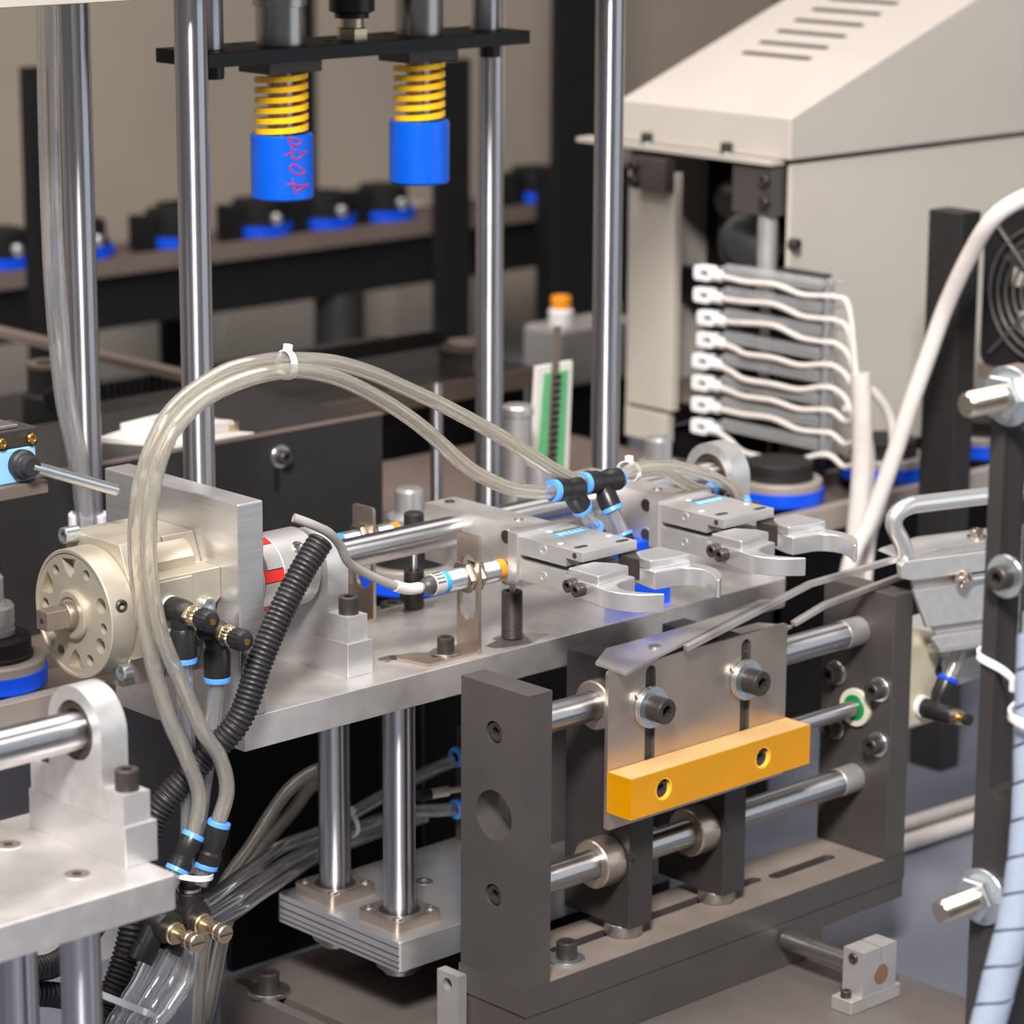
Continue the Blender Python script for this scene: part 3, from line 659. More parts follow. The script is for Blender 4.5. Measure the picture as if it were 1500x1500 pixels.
def fitting(pts_ring, ax, r, parent, m='black_plastic'):
    mk('collet', G().lathe(pts_ring, ax, [(r*.56, -4), (r*.56, 2.2), (r*.95, 2.2), (r, 1.2), (r, -2.2), (r*.9, -2.6)], 30), 'blue_collet', parent, label='blue release collet')
def tee(name_lab, ring, d1, L1, elbow, foot, port2=None):
    o = thing('tee_fitting', name_lab, 'fitting', (elbow[0], elbow[1], foot[2]), 'black tee fittings with blue collets')
    R = Vector(ring); d = Vector(d1).normalized(); E = Vector(elbow); F = Vector(foot)
    fitting(R, -d, 9.2, o)
    mk('run_body', G().lathe(R+d*1.5, d, [(9.2, 0), (9.5, 1.5), (9.5, 12), (8.2, 14), (8.2, L1-13), (9.4, L1-11), (9.4, L1), (6.5, L1+1.5)], 30), 'black_plastic', o)
    dn = (F-E).normalized(); l = (F-E).length
    mk('branch_body', G().lathe(E, dn, [(6.5, 0), (7.4, 6), (8.8, 9), (8.8, 20)], 28), 'black_plastic', o)
    mk('collet', G().lathe(E+dn*20, dn, [(8.8, 0), (9.1, .5), (9.1, 3.6), (6, 4)], 28), 'blue_collet', o)
    mk('stub', G().ring(E+dn*23, dn, 5.6, 3, max(4, l-27), 24), 'clear_tube_cold', o)
    mk('plug_collet', G().lathe(F-dn*5, dn, [(8, 0), (8.2, .5), (8.2, 2.6), (7, 3)], 28), 'blue_collet', o)
    mk('elbow', G().lathe(F-dn*2.2, dn, [(7, 0), (7, 6), (5, 9)], 28).cyl(F+dn*2, -X, 5, max(2, F.x-333.2), 24), 'black_plastic', o)
    if port2:
        fitting(R+d*(L1+3.5), d, 7.8, o)
    return o
tee('upper black tee fitting with blue collets and clear stub on the first gripper', (333, -25, 134), (1, 0, -.05), 36, (352, -25, 130), (357, -48, 88), True)
tee('lower black tee fitting with blue collets on the first gripper', (291, -32, 136), (1, .1, -.12), 30, (312, -30, 133), (346, -26, 92), None)
hose([(376, -22, 133), (395.7, -20, 136), (424, -20, 134.2), (452.9, -20, 127.4), (486.7, -20, 115.8), (512.6, -20, 101), (527.7, -20, 86.6)], 5.2, 'clear hose bent down onto the second gripper', grp='clear hoses feeding the second gripper')
hose([(362, -2, 128), (408.2, -4, 127.4), (440.8, -2, 124.7), (461.7, 0, 116.2), (483, 0, 104), (500, 0, 97), (509, 0, 96)], 5.2, 'clear hose running low to the rear port of the second gripper', grp='clear hoses feeding the second gripper')
tie('white cable tie round the hoses between the grippers', (397, -12, 132), (1, 0, 0), 12, 4, (0, 0, 1), .7)
o = thing('elbow_fitting', 'black elbow fitting with blue collet on top of the second gripper', 'fitting', (530, -20, 80), 'fittings on the second gripper')
fitting((528.5, -20.5, 85.5), (-.5, 0, .8), 7.6, o); mk('body', G().lathe((529, -20.5, 84.5), (.4, 0, -.8), [(7.8, 0), (7.8, 10), (5, 14)], 28).cyl((533, -20, 76), -X, 5, 33, 20), 'black_plastic', o)
o = thing('elbow_fitting', 'black fitting with blue collet behind the second gripper', 'fitting', (518, 0, 80), 'fittings on the second gripper')
fitting((511, 0, 95.5), (-1, 0, .25), 7.6, o); mk('body', G().lathe((512, 0, 95), (1, 0, -.25), [(7.8, 0), (7.8, 12), (6, 18)], 28).cyl((524, -2, 92), (-.4, -.5, -.4), 5, 30, 20), 'black_plastic', o)

# speed controllers on the actuator
def speed_ctrl(x, z, lab, st):
    o = thing('speed_controller', lab, 'valve', (x, 2, z-46), 'speed controllers on the actuator')
    mk('seat', G().ring((x, 22, z), -Y, 9.5, 4, 4, 28, .6), 'white_plastic', o)
    mk('elbow_body', G().lathe((x, 19, z), -Y, [(8, 0), (9.6, 2), (9.8, 14), (8.6, 21), (7.4, 23)], 30), 'black_plastic', o)
    mk('lock_nut', G().lathe((x, -3.5, z), -Y, [(8, 0), (8.4, 1), (8.4, 4), (7.6, 5)], 6), 'brass_pale', o)
    mk('knurl', G().lathe((x, -8, z), -Y, [(7.2, 0), (7.6, 1), (7.6, 6), (6.6, 7)], 36, lambda j, t, r: r*(1+.05*math.cos(18*t))), 'brass_pale', o)
    mk('needle', G().cyl((x, -14, z), -Y, 4.2, 7, 20), 'brass', o)
    mk('knob', G().lathe((x, -18, z), -Y, [(7.6, 0), (8.4, 1), (8.4, 8), (7, 12), (3.4, 13)], 40, lambda j, t, r: r*(1+.045*math.cos(16*t)) if j < 3 else r), 'black_plastic', o)
    mk('knob_insert', G().cyl((x, -30.4, z), -Y, 2.6, 1.2, 18), 'brass', o)
    mk('stem', G().lathe((x, 5, z-2), -Z, [(8.6, 0), (9.4, 4), (8.2, 10), (10, 14), (10, 32)], 30), 'black_plastic', o)
    mk('collet', G().lathe((x, 5, z-34), -Z, [(10, 0), (10.2, .6), (10.2, 4), (9, 4.6), (6, 4.6)], 30), 'blue_collet', o)
    return o
speed_ctrl(-52, 92, 'upper speed controller with black knob on the actuator', 0); speed_ctrl(-21, 71, 'lower speed controller with black knob on the actuator', 0)
hose([(-52, 5, 55), (-51, 5, 8), (-49, 6, -30), (-50, 6, -75), (-54, 4, -110)], 6.2, 'clear hose hanging from the upper speed controller', m='clear_tube_cold', grp='hoses below the speed controllers')
hose([(-21, 5, 34), (-26, 6, -2), (-32, 8, -40), (-38, 10, -80), (-42, 12, -115)], 6.2, 'clear hose hanging from the lower speed controller', m='clear_tube_cold', grp='hoses below the speed controllers')

# corrugated conduits
def conduit(pts, r, lab, pitch=3.9):
    f = lambda l: r*(1 - .15*(0.5+.5*math.cos(2*math.pi*l/pitch))**3)
    return single('corrugated_conduit', G().tube(pts, r, 0, 18, .62, rf=f), 'black_rubber', lab, 'conduit', 'black corrugated conduits')
conduit([(71, -7, 128), (48.5, -9, 105.5), (26.2, -11, 77.7), (4.8, -14, 47.2), (-18.7, -17, 6.8), (-43.1, -2, -24), (-72.4, 12, -58), (-86, 12, -86), (-96, 8, -115), (-112, -3, -143.6), (-123.1, -5, -167.5), (-134.3, -5, -189.6), (-141.1, -5, -215), (-146, -5, -340)], 10.2, 'black corrugated conduit climbing past the pillow block')
conduit([(-330, 20, -118), (-280, 10, -122), (-230, 0, -133), (-190, 0, -148), (-155, 15, -152), (-125, 25, -140), (-85, 45, -120), (-40, 80, -110)], 9.5, 'black corrugated conduit looping under the countersunk-screw plate')
conduit([(-330, 10, -150), (-260, 0, -156), (-197, 0, -166), (-165, 0, -178), (-140, 22, -196), (-120, 30, -230)], 9.5, 'lower black corrugated conduit under the countersunk-screw plate')
single('sensor_cable', G().tube([(58, 10, 144.5), (71.2, 4, 138), (86.6, 3, 129), (101.4, 8, 116.5), (110.2, 12, 104.4), (119.1, 16, 96), (135.8, 20, 86), (156.8, 20, 74.5), (170, 20, 68.5), (184, 20, 63.5), (197, 20, 63)], 3.6, 0, 14, 3), 'grey_cable', 'grey sensor cable drooping from the conduit to the orange tipped sensor', 'cable')
single('cable_sleeve', G().tube([(168.2, 20, 69.2), (176, 20, 66), (184, 20, 63.6), (194, 20, 62.9)], 4.6, 3.7, 16, 3), 'white_cable', 'cream sleeve round the sensor cable end', 'sleeve')

# unions, flow tee
def union(p0, p1, lab):
    a = Vector(p0); b = Vector(p1); d = (b-a).normalized(); l = (b-a).length
    o = thing('union_fitting', lab, 'fitting', (b.x, b.y, b.z-6), 'straight union fittings')
    fitting(a, -d, 8.8, o)
    mk('body', G().lathe(a+d*1.5, d, [(8.8, 0), (9, 1), (9, l*.38), (7.8, l*.45), (7.8, l*.55), (9, l*.6), (9, l-5)], 30), 'black_plastic', o)
    mk('collet', G().lathe(b-d*5, d, [(9, 0), (9.2, .5), (9.2, 3.5), (6, 4)], 30), 'blue_collet', o)
    mk('tail', G().ring(b-d*2, d, 5.8, 3.4, 14, 24), 'clear_tube_cold', o)
union((-69.1, -25, -70), (-86, -25, -95), 'union fitting with blue collet leaning against the countersunk-screw plate')
union((-52, -34, -62), (-63, -30, -96), 'union fitting with blue collet above the flow control tee')
o = thing('flow_control', 'black twin flow control valve with two bronze needle screws', 'valve', (-75, -25, -160))
for (x, z, kx) in ((-70, -121, 0), (-96, -121, 1)):
    mk('valve_body', G().lathe((x, -8, z-12), -Y, [(11, 0), (13, 2), (13, 20), (11.5, 23)], 32), 'black_plastic', o)
    mk('inlet', G().lathe((x, -20, z-8), Z, [(9, 0), (9, 14), (8, 15), (8, 20), (9.4, 21), (9.4, 25)], 28), 'black_plastic', o)
    mk('inlet_ring', G().ring((x, -20, z+8), Z, 8.7, 7, 2.4, 28), 'nickel', o)
    mk('outlet', G().lathe((x-6, -20, z-14), (-.55, 0, -.8), [(9, 0), (9, 14), (10, 15), (10, 26)], 28), 'black_plastic', o)
    mk('collar', G().lathe((x+2, -30, z-16), -Y, [(8, 0), (8.6, .8), (8.6, 4), (7.4, 5), (7.4, 7)], 32), 'brass_pale', o)
    mk('needle', G().cyl((x+2, -36, z-16), -Y, 3.6, 16, 20), 'brass_pale', o)
    mk('needle_knob', G().lathe((x+2, -48, z-16), -Y, [(6.4, 0), (7, .8), (7, 5), (6.4, 5.6), (6.4, 6.6), (7, 7), (7, 12), (6.2, 13)], 36, lambda j, t, r: r*(1+.03*math.cos(20*t))), 'brass_pale', o)
    mk('knob_slot', G().box(x-3.5, x+7.5, -61.6, -60.8, z-16.7, z-15.3), 'black_oxide', o)
tie('white cable tie round the union fittings above the flow control valve', (-72, -28, -98), (.2, 0, 1), 15, 4, (-.9, .5, 0), .9)

BH = 'clear hoses in the lower bundle'
hose([(-60, -22, -127), (16.6, 44, -149), (82, 98, -166.6), (152.1, 146, -178.1), (197.3, 154, -179.3), (242.9, 154, -169.4), (289.4, 150, -156.8), (324.5, 145, -148), (340, 140, -143.5)], 5.8, 'top clear hose of the bundle leading to the upper blue collet behind the end plate', m='clear_tube_cold', grp=BH)
hose([(-62, -22, -139), (19.7, 44, -162.2), (85, 98, -180), (155.5, 146, -193.4), (202.6, 158, -192.1), (252.1, 154, -184.4), (297.1, 150, -183.5), (330.8, 145, -188.3), (344, 140, -188.6)], 5.8, 'clear hose of the bundle leading to the lower blue collet behind the end plate', m='clear_tube_cold', grp=BH)
hose([(-62, -16, -150), (22.8, 44, -173.1), (88, 98, -191.4), (159, 148, -206.5), (209.1, 168, -206.7), (263.2, 168, -202.1), (330, 168, -200)], 5.8, 'bottom clear hose of the bundle crossing behind the guide posts', m='clear_tube_cold', grp=BH)
DG = 'clear hoses dropping below the flow control valve'
for pts, lab in (([(-108, -20, -158), (-118, -20, -172), (-134, -20, -190), (-148, -22, -215), (-155, -22, -340)], 'clear hose dropping beside the corrugated conduit'), ([(-84, -20, -155), (-99, -20, -174), (-119, -22, -193), (-134, -24, -218), (-140, -24, -340)], 'middle clear hose dropping from the flow control valve'),
                 ([(-68, -18, -150), (-86, -20, -178), (-107, -22, -196), (-121, -24, -220), (-126, -24, -340)], 'outer clear hose dropping from the flow control valve'), ([(-62, -10, -140), (-78, -30, -172), (-100, -33, -194), (-122, -34, -222), (-130, -34, -340)], 'bowed clear hose dropping from the flow control valve')):
    hose(pts, 5.6, lab, m='clear_tube_cold', grp=DG)
tie('white cable tie holding the conduit and hoses below the countersunk-screw plate', (-127, -17, -189), (.55, .05, .85), 24, 5, (.3, -1, -.2), .62, 14)
tie('white cable tie on the hose bundle between the two guide posts', (228, 152, -176), (1, 0, .2), 14, 4, (-.2, -.6, .8), 1.0)
hose([(254.8, 200, -141.5), (224.1, 200, -145.1), (201.4, 200, -155.3), (182.4, 200, -172.3), (155.5, 192, -190.7), (121.2, 185, -215), (94.6, 180, -260), (85, 180, -340)], 5.8, 'clouded hose curving down behind the guide posts', m='clear_tube', grp='clouded hoses behind the posts')
hose([(254.7, 200, -153), (227.8, 200, -157.5), (208.6, 200, -173.4), (185.5, 204, -193.2), (154.6, 204, -222), (130, 198, -262), (108, 198, -340)], 5.8, 'second clouded hose curving down behind the guide posts', m='clear_tube', grp='clouded hoses behind the posts')
ac = thing('air_cylinder', 'compact air cylinder on the lower plate behind the dark end plate', 'cylinder', (420, 110, -222))
mk('barrel', G().box(352, 480, 85, 152, -222, -118), 'dark_anodized', ac, bevel=2)
for (z, y) in ((-141, 140), (-188.6, 140)):
    fitting((343, y, z), -X, 9, ac); mk('port_body', G().cyl((344, y, z), X, 9, 12, 28), 'black_plastic', ac)
mk('knob', G().cyl((348, 120, -128), -X, 6, 10, 24), 'brass', ac)
o = thing('signal_plug', 'small white cable plug between the two blue collets', 'plug', (330, 140, -174))
mk('plug', G().cyl((312, 141, -168), (1, 0, -.1), 4.4, 22, 20, .6), 'white_cable', o); mk('lead', G().cyl((333, 141, -170), (1, 0, -.1), 2.6, 20, 14), 'white_cable', o); mk('boot', G().cyl((312, 141, -168), (-1, 0, .1), 5.2, 14, 16), 'black_rubber', o)

# ================================================================ limit switch
ls = thing('limit_switch', 'light blue limit switch with black head and steel rod lever', 'limit switch', (-160, 100, -340))
mk('body', G().box(-210, -114, 96, 128, 186, 212), 'blue_light', ls, bevel=1.5)
mk('cover', G().box(-212, -112, 96, 130, 212, 226), 'black_oxide', ls, bevel=1.5)
mk('cover_plate', G().box(-205, -126, 100, 126, 226, 229), 'steel', ls, bevel=.8)
for x in (-119, -145): cap(ls, (x, 95, 218), -Y, 4, 3, m='brass', name='cover_screw'); cap(ls, (x, 100, 181), -Y, 4, 3, m='brass', name='cover_screw')
mk('rotary_head', G().lathe((-128, 97, 200), -Y, [(11, 0), (11, 6), (9.5, 8), (9.5, 10), (8, 11), (7, 17)], 36), 'black_rubber', ls)
mk('lever_rod', G().tube([(-127, 84, 200), (-51, 86, 170)], 4.5, 0, 20, 40), 'zinc', ls); mk('rod_cap', G().cyl((-51, 86, 170), (79, 2, -31), 3.6, 2.4, 18, .6), 'steel', ls)
mk('mount_bracket', G().box(-320, -108, 90, 132, 176, 186), 'rail_brown', ls, bevel=1)
mk('mount_post', G().box(-320, -285, 96, 132, -340, 176), 'black_paint', ls)

# ================================================================ chute and feeder on the right
ch = thing('steel_chute', 'thin bent stainless guide fingers ramping over the bracket', 'chute', (450, -85, 2))
near = [(291, -116, 3), (333, -105, 4.8), (360, -104, 8.4), (387, -104, 13.1), (416, -104, 18.5), (441, -104, 24), (474, -104, 27)]
far = [(291.5, -81, 4), (326, -59, 4.3), (352, -60, 4.5), (382, -60, 4.9), (430, -60, 6), (464, -60, 7.4), (510, -60, 11.5)]
vs = near + far + [(a, b, c-2.4) for a, b, c in near] + [(a, b, c-2.4) for a, b, c in far]; n = 7; fs = []
for k in range(6): fs += [(k, k+1, n+k+1, n+k), (2*n+k+1, 2*n+k, 3*n+k, 3*n+k+1), (k+1, k, 2*n+k, 2*n+k+1), (n+k, n+k+1, 3*n+k+1, 3*n+k)]
fs += [(0, n, 3*n, 2*n), (2*n-1, n-1, 3*n-1, 4*n-1)]
mk('tongue', G().add(vs, fs), 'chute_steel', ch, sm=15)
mk('tongue_bolt', G().cyl((352, -88, 4.6), Z, 5, 3, 20), 'steel', ch)
mk('guide_strip', G().prism([(365, 5), (515, 31.5), (650, 34), (650, 39), (514, 36.5), (364, 10)], 'y', -113, -108), 'chute_steel', ch, bevel=.5, label='narrow upper guide strip')
mk('guide_strip', G().prism([(520, -8), (560, 1), (668, 9), (668, 13), (559, 5.5), (519, -4)], 'y', -92, -86), 'chute_steel', ch, bevel=.5, label='narrow lower guide strip')
mk('guide_tab', G().prism([(450, -62), (505, -62), (520, -88), (478, -98)], 'z', -10, -7.5), 'chute_steel', ch, bevel=.3)
cf = thing('chute_channel', 'pale aluminium channel chute with mitred ends and rod handle', 'chute', (700, -120, -301))
ROT = Matrix.Translation((628, -112, 0)) @ Matrix.Rotation(math.radians(-17), 4, 'Z')
def rp(g): return g.xf(ROT)
mk('top_cover', rp(G().prism([(0, 36), (4, 38), (40, 44), (260, 44), (260, 38), (30, 36)], 'y', -6, 34)), 'alu_matte', cf, bevel=.6)
mk('upper_flange', rp(G().prism([(-2, 21), (-4, 33), (0, 36), (260, 36), (260, 20), (10, 18)], 'y', -10, -2)), 'alu_cast', cf, bevel=.8)
mk('upper_web', rp(G().prism([(18, 0), (12, 20), (260, 20), (260, 0)], 'y', -2, 2)), 'alu_matte', cf)
mk('middle_flange', rp(G().prism([(26, -26), (12, 6), (12, 9), (260, 9), (260, -26)], 'y', -9, -4)), 'alu_cast', cf, bevel=.6)
mk('lower_web', rp(G().prism([(40, -36), (34, -26), (260, -26), (260, -36)], 'y', -3, 1)), 'alu_matte', cf)
mk('lower_flange', rp(G().prism([(40, -48), (32, -38), (33, -35), (260, -35), (260, -48)], 'y', -10, -5)), 'alu_cast', cf, bevel=.6)
mk('bottom_plate', rp(G().box(40, 260, -10, 8, -50, -47)), 'alu_matte', cf)
mk('support_leg', rp(G().box(180, 215, 4, 38, -301, -50)), 'black_paint', cf)
mk('handle', rp(G().tube([(8, 0, 38), (2, 0, 52), (-6, 0, 66), (-4, 0, 76), (8, 0, 82), (30, 0, 83), (140, 0, 83), (230, 0, 83), (250, 0, 78), (254, 0, 60), (254, 0, 40)], 7.6, 0, 20, 3)), 'alu_bright', cf, label='bent round rod handle')
q = ROT @ Vector((62, -10, 14)); cap(cf, q, (-.95, -.6, -.05), 5.6, 10, (8, 3), m='nickel', name='hex_screw', wm='nickel')
mk('screw_shank', rp(G().cyl((60, -12, 13), (1, .1, 0), 4, 60, 16)), 'zinc', cf)
q = ROT @ Vector((86, 8, 44)); cap(cf, q, Z, 6, 6, (9, 2), m='nickel', name='hex_screw', wm='nickel')

dc = thing('drive_cylinder', 'pale pneumatic cylinder behind the end plate with the green seal', 'cylinder', (760, -76, -165))
mk('barrel', G().box(700, 960, -105, -47, -100, -46), 'label_grey', dc, bevel=3); mk('barrel_rib', G().box(700, 960, -106, -46, -76, -70), 'steel', dc)
mk('end_cap', G().box(648, 700, -108, -44, -128, -44), 'cyl_beige', dc, bevel=8)
mk('port_hole', G().cyl((694, -108.3, -78), Y, 5, 1, 20), 'black_oxide', dc)
o = thing('speed_controller', 'speed controller with bronze tip on the pale cylinder end cap', 'valve', (690, -130, -125))
mk('seat', G().ring((671, -108, -106), -Y, 10, 5, 4, 26), 'white_plastic', o)
mk('body', G().lathe((672, -110, -107), -Y, [(8.5, 0), (9, 4), (8.5, 30), (7, 34)], 26), 'black_plastic', o)
mk('knurl', G().cyl((672, -143, -107), -Y, 7, 9, 24, .6), 'brass_pale', o); mk('needle', G().cyl((672, -151, -107), -Y, 4, 7, 18), 'brass', o); mk('tip', G().cyl((672, -157, -107), -Y, 5, 5, 18), 'black_plastic', o)
mk('branch', G().lathe((678, -120, -104), (.55, 0, .8), [(7, 0), (8, 6), (9, 8), (9, 22)], 26), 'black_plastic', o); mk('collet', G().lathe((691, -120, -85.5), (.55, 0, .8), [(9, 0), (9.3, .5), (9.3, 4), (6, 4.4)], 26), 'blue_pallet', o)
hose([(692, -120, -84), (706, -120, -62), (710, -118, -40), (704, -112, -15), (720, -100, -2)], 6.5, 'cloudy hose rising from the pale cylinder towards the chute', m='clear_tube')

rc = thing('rod_clamp', 'small silver split clamp gripping a short round rod on the base plate', 'clamp', (481, -216, -301))
mk('foot', G().box(453, 516, -222, -200, -301, -289), 'alu_matte', rc, bevel=.8)
mk('upright', G().prism([(467, -289), (509, -289), (509, -250), (489.5, -250), (489.5, -262), (488, -262), (488, -250), (467, -250)], 'y', -222, -200, [circ(490, -274, 8.6, 28)]), 'alu_matte', rc)
cap(rc, (467, -211, -257), -X, 4.6, 2, name='clamp_screw'); cap(rc, (459, -211, -289), Z, 4.6, 6); cap(rc, (513, -208, -289), Z, 3.6, 5)
mk('rod_end', G().cyl((490, -222.6, -274), Y, 8.3, .8, 28), 'bronze_end', rc)
single('round_rod', G().cyl((490, -222, -274), Y, 8.4, 106, 32, .8), 'steel', 'short steel rod between the slide bed and the split clamp', 'rod')

# ================================================================ near black post on the right
np_ = thing('slotted_post', 'black slotted post with two threaded studs beside the spiral wrap', 'post', (160, -635, -301))
mk('post_body', G().prism([(-572, -301), (-572, 329), (-700, 329), (-700, -301)], 'x', 150, 172, [slot(-592, 60, -592, 290, 8.5), slot(-668, 60, -668, 290, 8.5)]), 'post_dark', np_)
def stud(y, z, lab, l=44):
    prof = g_thread(8.2, l, 1.6, .6, 1.6)
    mk('stud', G().lathe((150-l, y, z), X, prof + [(7.4, l+20)], 30), 'nickel', np_)
    mk('nut', G().lathe((138, y, z), X, [(14.2, 0), (15, 1), (15, 9.6), (14.6, 10)], 6), 'zinc', np_)
    mk('washer', G().ring((147.4, y, z), X, 19, 8.5, 2.6, 36, .4), 'zinc', np_)
stud(-586, 316.5, ''); stud(-582, -16.5, '')
cap(np_, (150, -590, 201), -X, 8, 9, (14, 3))
mk('post_top_tab', G().box(150, 172, -700, -574, 329, 333), 'rail_brown', np_)
sw = thing('spiral_wrap', 'frosted spiral cable wrap hanging beside the black post', 'cable wrap', (85, -640, -301))
core = smooth_path([(126, -632, 190), (119.4, -636.5, 147.2), (115, -640.6, 122.6), (108.4, -646.7, 85.6), (100.5, -651.7, 48.6), (92.6, -654.2, 19), (85, -655, -4.8), (77.3, -654.7, -25.4), (70.3, -654.9, -46), (64.2, -654.7, -62.4), (55.6, -654.8, -87), (38, -655, -150), (30, -655, -301)], 2.0)
mk('cable_core', G().tube(core, 8.6, 0, 18, raw=True), 'wrap_core', sw)
nseg = 0; L0 = 0; acc = [0]
for i in range(1, len(core)): acc.append(acc[-1] + (core[i]-core[i-1]).length)
vs, fs = [], []; pitch = 23.5; ns = 24
def frame_at(l):
    import bisect
    i = min(max(1, bisect.bisect_left(acc, l)), len(core)-1); t = (l-acc[i-1])/max(1e-6, acc[i]-acc[i-1]); p = core[i-1].lerp(core[i], max(0, min(1, t)))
    a = (core[min(i+2, len(core)-1)] - core[max(i-3, 0)]).normalized(); u = (X - a*X.dot(a)).normalized(); return p, u, a.cross(u)
n_t = int(acc[-1]/pitch)-1
for k in range(n_t*ns+1):
    for w_, rr in ((0, 11.4), (21.5, 11.0), (21.5, 9.6), (0, 10.0)):
        l = min(acc[-1], k/ns*pitch + w_); p, u, v = frame_at(l); t = 2*math.pi*k/ns
        vs.append(p + u*math.cos(t)*rr + v*math.sin(t)*rr)
for k in range(n_t*ns):
    for j in range(4): fs.append((k*4+j, k*4+(j+1) % 4, k*4+4+(j+1) % 4, k*4+4+j))
mk('wrap', G().add(vs, fs), 'spiral_wrap', sw)
o = thing('cable_tie', 'white cable tie strapped round the black slotted post', 'cable tie', (160, -600, 130))
mk('strap', G().ribbon([(174, -571, 150), (160, -569.5, 148), (148, -571, 145), (148, -590, 140), (143, -606, 136)], 5, 1.2, (0, 0, 1)), 'tie_white', o)
mk('head', G().box(138, 147, -614, -604, 130, 140), 'tie_white', o, bevel=1)
mk('strap_loop', G().ribbon([(143, -612, 135), (130, -640, 128), (112, -668, 126), (96, -660, 128), (100, -634, 130), (130, -624, 134)], 5, 1.2, (0, 0, 1)), 'tie_white', o)

# ================================================================ cream hooded machine
wm = thing('hooded_machine', 'cream machine housing with sloped louvred hood', 'machine', (1400, 520, -340))
k_ = 108/295.
hood = [(1049, 296), (1049, 342), (1430, 342+381*k_), (2300, 342+381*k_), (2300, 296)]
mk('hood', G().prism(hood, 'y', 397, 648), 'cream_paint', wm, bevel=3)
mk('side_panel', G().box(1058, 2300, 402, 408, -36, 291), 'cream_panel', wm, bevel=1)
mk('rear_panel', G().box(1058, 2300, 636, 642, -36, 291), 'cream_panel', wm)
mk('hood_lip', G().box(1034, 1056, 410, 702, 291, 296), 'cream_paint', wm)
mk('inner_frame', G().box(1180, 2290, 408, 636, -36, 291), 'black_matte', wm)
mk('door_panel', G().box(1046, 1058, 559, 628, 2, 268), 'cream_panel', wm, bevel=1.5)
mk('door_foot', G().box(1046, 1058, 566, 632, -36, -2), 'cream_panel', wm, bevel=1.5)
mk('base_frame', G().box(1080, 2280, 420, 630, -340, -36), 'black_matte', wm)
for i, x in enumerate((1178.5, 1206.2, 1235.7, 1264.7, 1294, 1323, 1351, 1380)):
    g = G(); a = math.atan(k_)
    g.prism(slot(-47, 0, 47, 0, 3.8), 'z', -1, .5); 
    M_ = Matrix.Translation((x, 535, 342+(x-1049)*k_)) @ Matrix.Rotation(-a, 4, 'Y') @ Matrix.Rotation(math.pi/2, 4, 'Z')
    mk('louvre_slot', g.xf(M_), 'black_satin', wm)
for y in (602, 483): cap(wm, (1044, y, 296), Z, 6.5, 10, (8, 2.5), name='hood_bolt')
cap(wm, (1060.7, 402, 207), -Y, 6.5, 10, name='panel_bolt')
mk('hinge_bracket', G().box(1030, 1046, 560, 612, 248, 284), 'dark_anodized', wm, bevel=1)
for z in (274, 257): cap(wm, (1030, 604, z), -X, 6, 8, name='bracket_bolt')
mk('corner_bracket', G().box(1040, 1062, 412, 470, 236, 288), 'dark_anodized', wm, bevel=1)
for z in (275, 252): cap(wm, (1040, 420, z), -X, 6, 8, name='bracket_bolt')
mk('air_spring', G().cyl((1052, 428, 140), Z, 11, 100, 28), 'alu_matte', wm); mk('air_spring_rod', G().cyl((1052, 428, 60), Z, 6, 82, 20), 'chrome_z', wm)
mk('inner_drum', G().lathe((1110, 500, 190), (-.8, -.5, .2), [(34, 0), (36, 3), (36, 22), (26, 25), (26, 40), (12, 42)], 32), 'black_plastic', wm); mk('inner_drum', G().lathe((1130, 540, 235), (-.8, -.4, .1), [(22, 0), (22, 30), (14, 34)], 28), 'black_plastic', wm)
mk('inner_arm', G().box(1120, 1140, 450, 630, 120, 150), 'black_paint', wm, bevel=3); mk('inner_arm', G().box(1115, 1150, 520, 560, 0, 240), 'black_satin', wm, bevel=3)
mk('inner_shelf', G().box(1065, 1178, 420, 630, 10, 18), 'rail_brown', wm)

# comb of white connectors in front of the machine
cbm = thing('connector_rack', 'rack of eight clear shelves with white connectors on the cream machine', 'rack', (1010, 380, -36))
mk('end_bar', G().box(994, 1006, 291, 297, 2, 190), 'clear_plastic', cbm, bevel=.8); mk('rear_bar', G().box(1030, 1044, 330, 396, -30, 185), 'black_satin', cbm)
mk('bar_foot', G().box(1030, 1075, 384, 401.5, -36, 10), 'black_satin', cbm)
for i in range(8):
    z = 175-i*23.8; yl = 468+(-6 if i in (2, 3) else 0)
    mk('shelf', G().prism([(992, 297), (1030, 297), (1030, 440), (1006, 456), (992, 440)], 'z', z+6, z+7.5), 'clear_plastic', cbm)
    mk('shelf_lip', G().box(990, 992, 297, 430, z+2, z+15), 'clear_plastic', cbm)
    mk('shelf_clip', G().tube([(993, 440, z+7), (993, 430, z+10), (993, 415, z+8), (994, 405, z+12)], 2, 0, 10, 3), 'clear_plastic', cbm)
    c = mk('connector', G().prism(rrect(yl-18, yl+6, z-7, z+9, 4, corners=(1, 1, 1, 1)), 'x', 986, 1000), 'white_plastic', cbm, bevel=1.2, label='white wire connector')
    mk('connector_slot', G().box(985.5, 987, yl-16, yl-6, z+1, z+4), 'black_plastic', c); mk('connector_nose', G().cyl((993, yl-18, z), -Y, 6, 14, 18, 1), 'white_plastic', c)
    sag = (0, 4, 6, -7, -12, -4, 2, -22)[i]; e = (z+2) if i < 7 else z+10
    mk('lead', G().tube([(992, yl-24, z), (988, yl-50, z+sag*.3), (985, 395, z+sag*.7), (985, 355, z+sag*.8+2), (988, 322, z-4+sag*.4), (994, 297, z-3), (1000, 285, z-4), (1000, 268, z-12), (994, 250, min(95, z-30) if i < 5 else z-6)], 3.1, 0, 12, 4), 'white_cable', cbm)
WC = 'white sleeved cables in front of the cream machine'
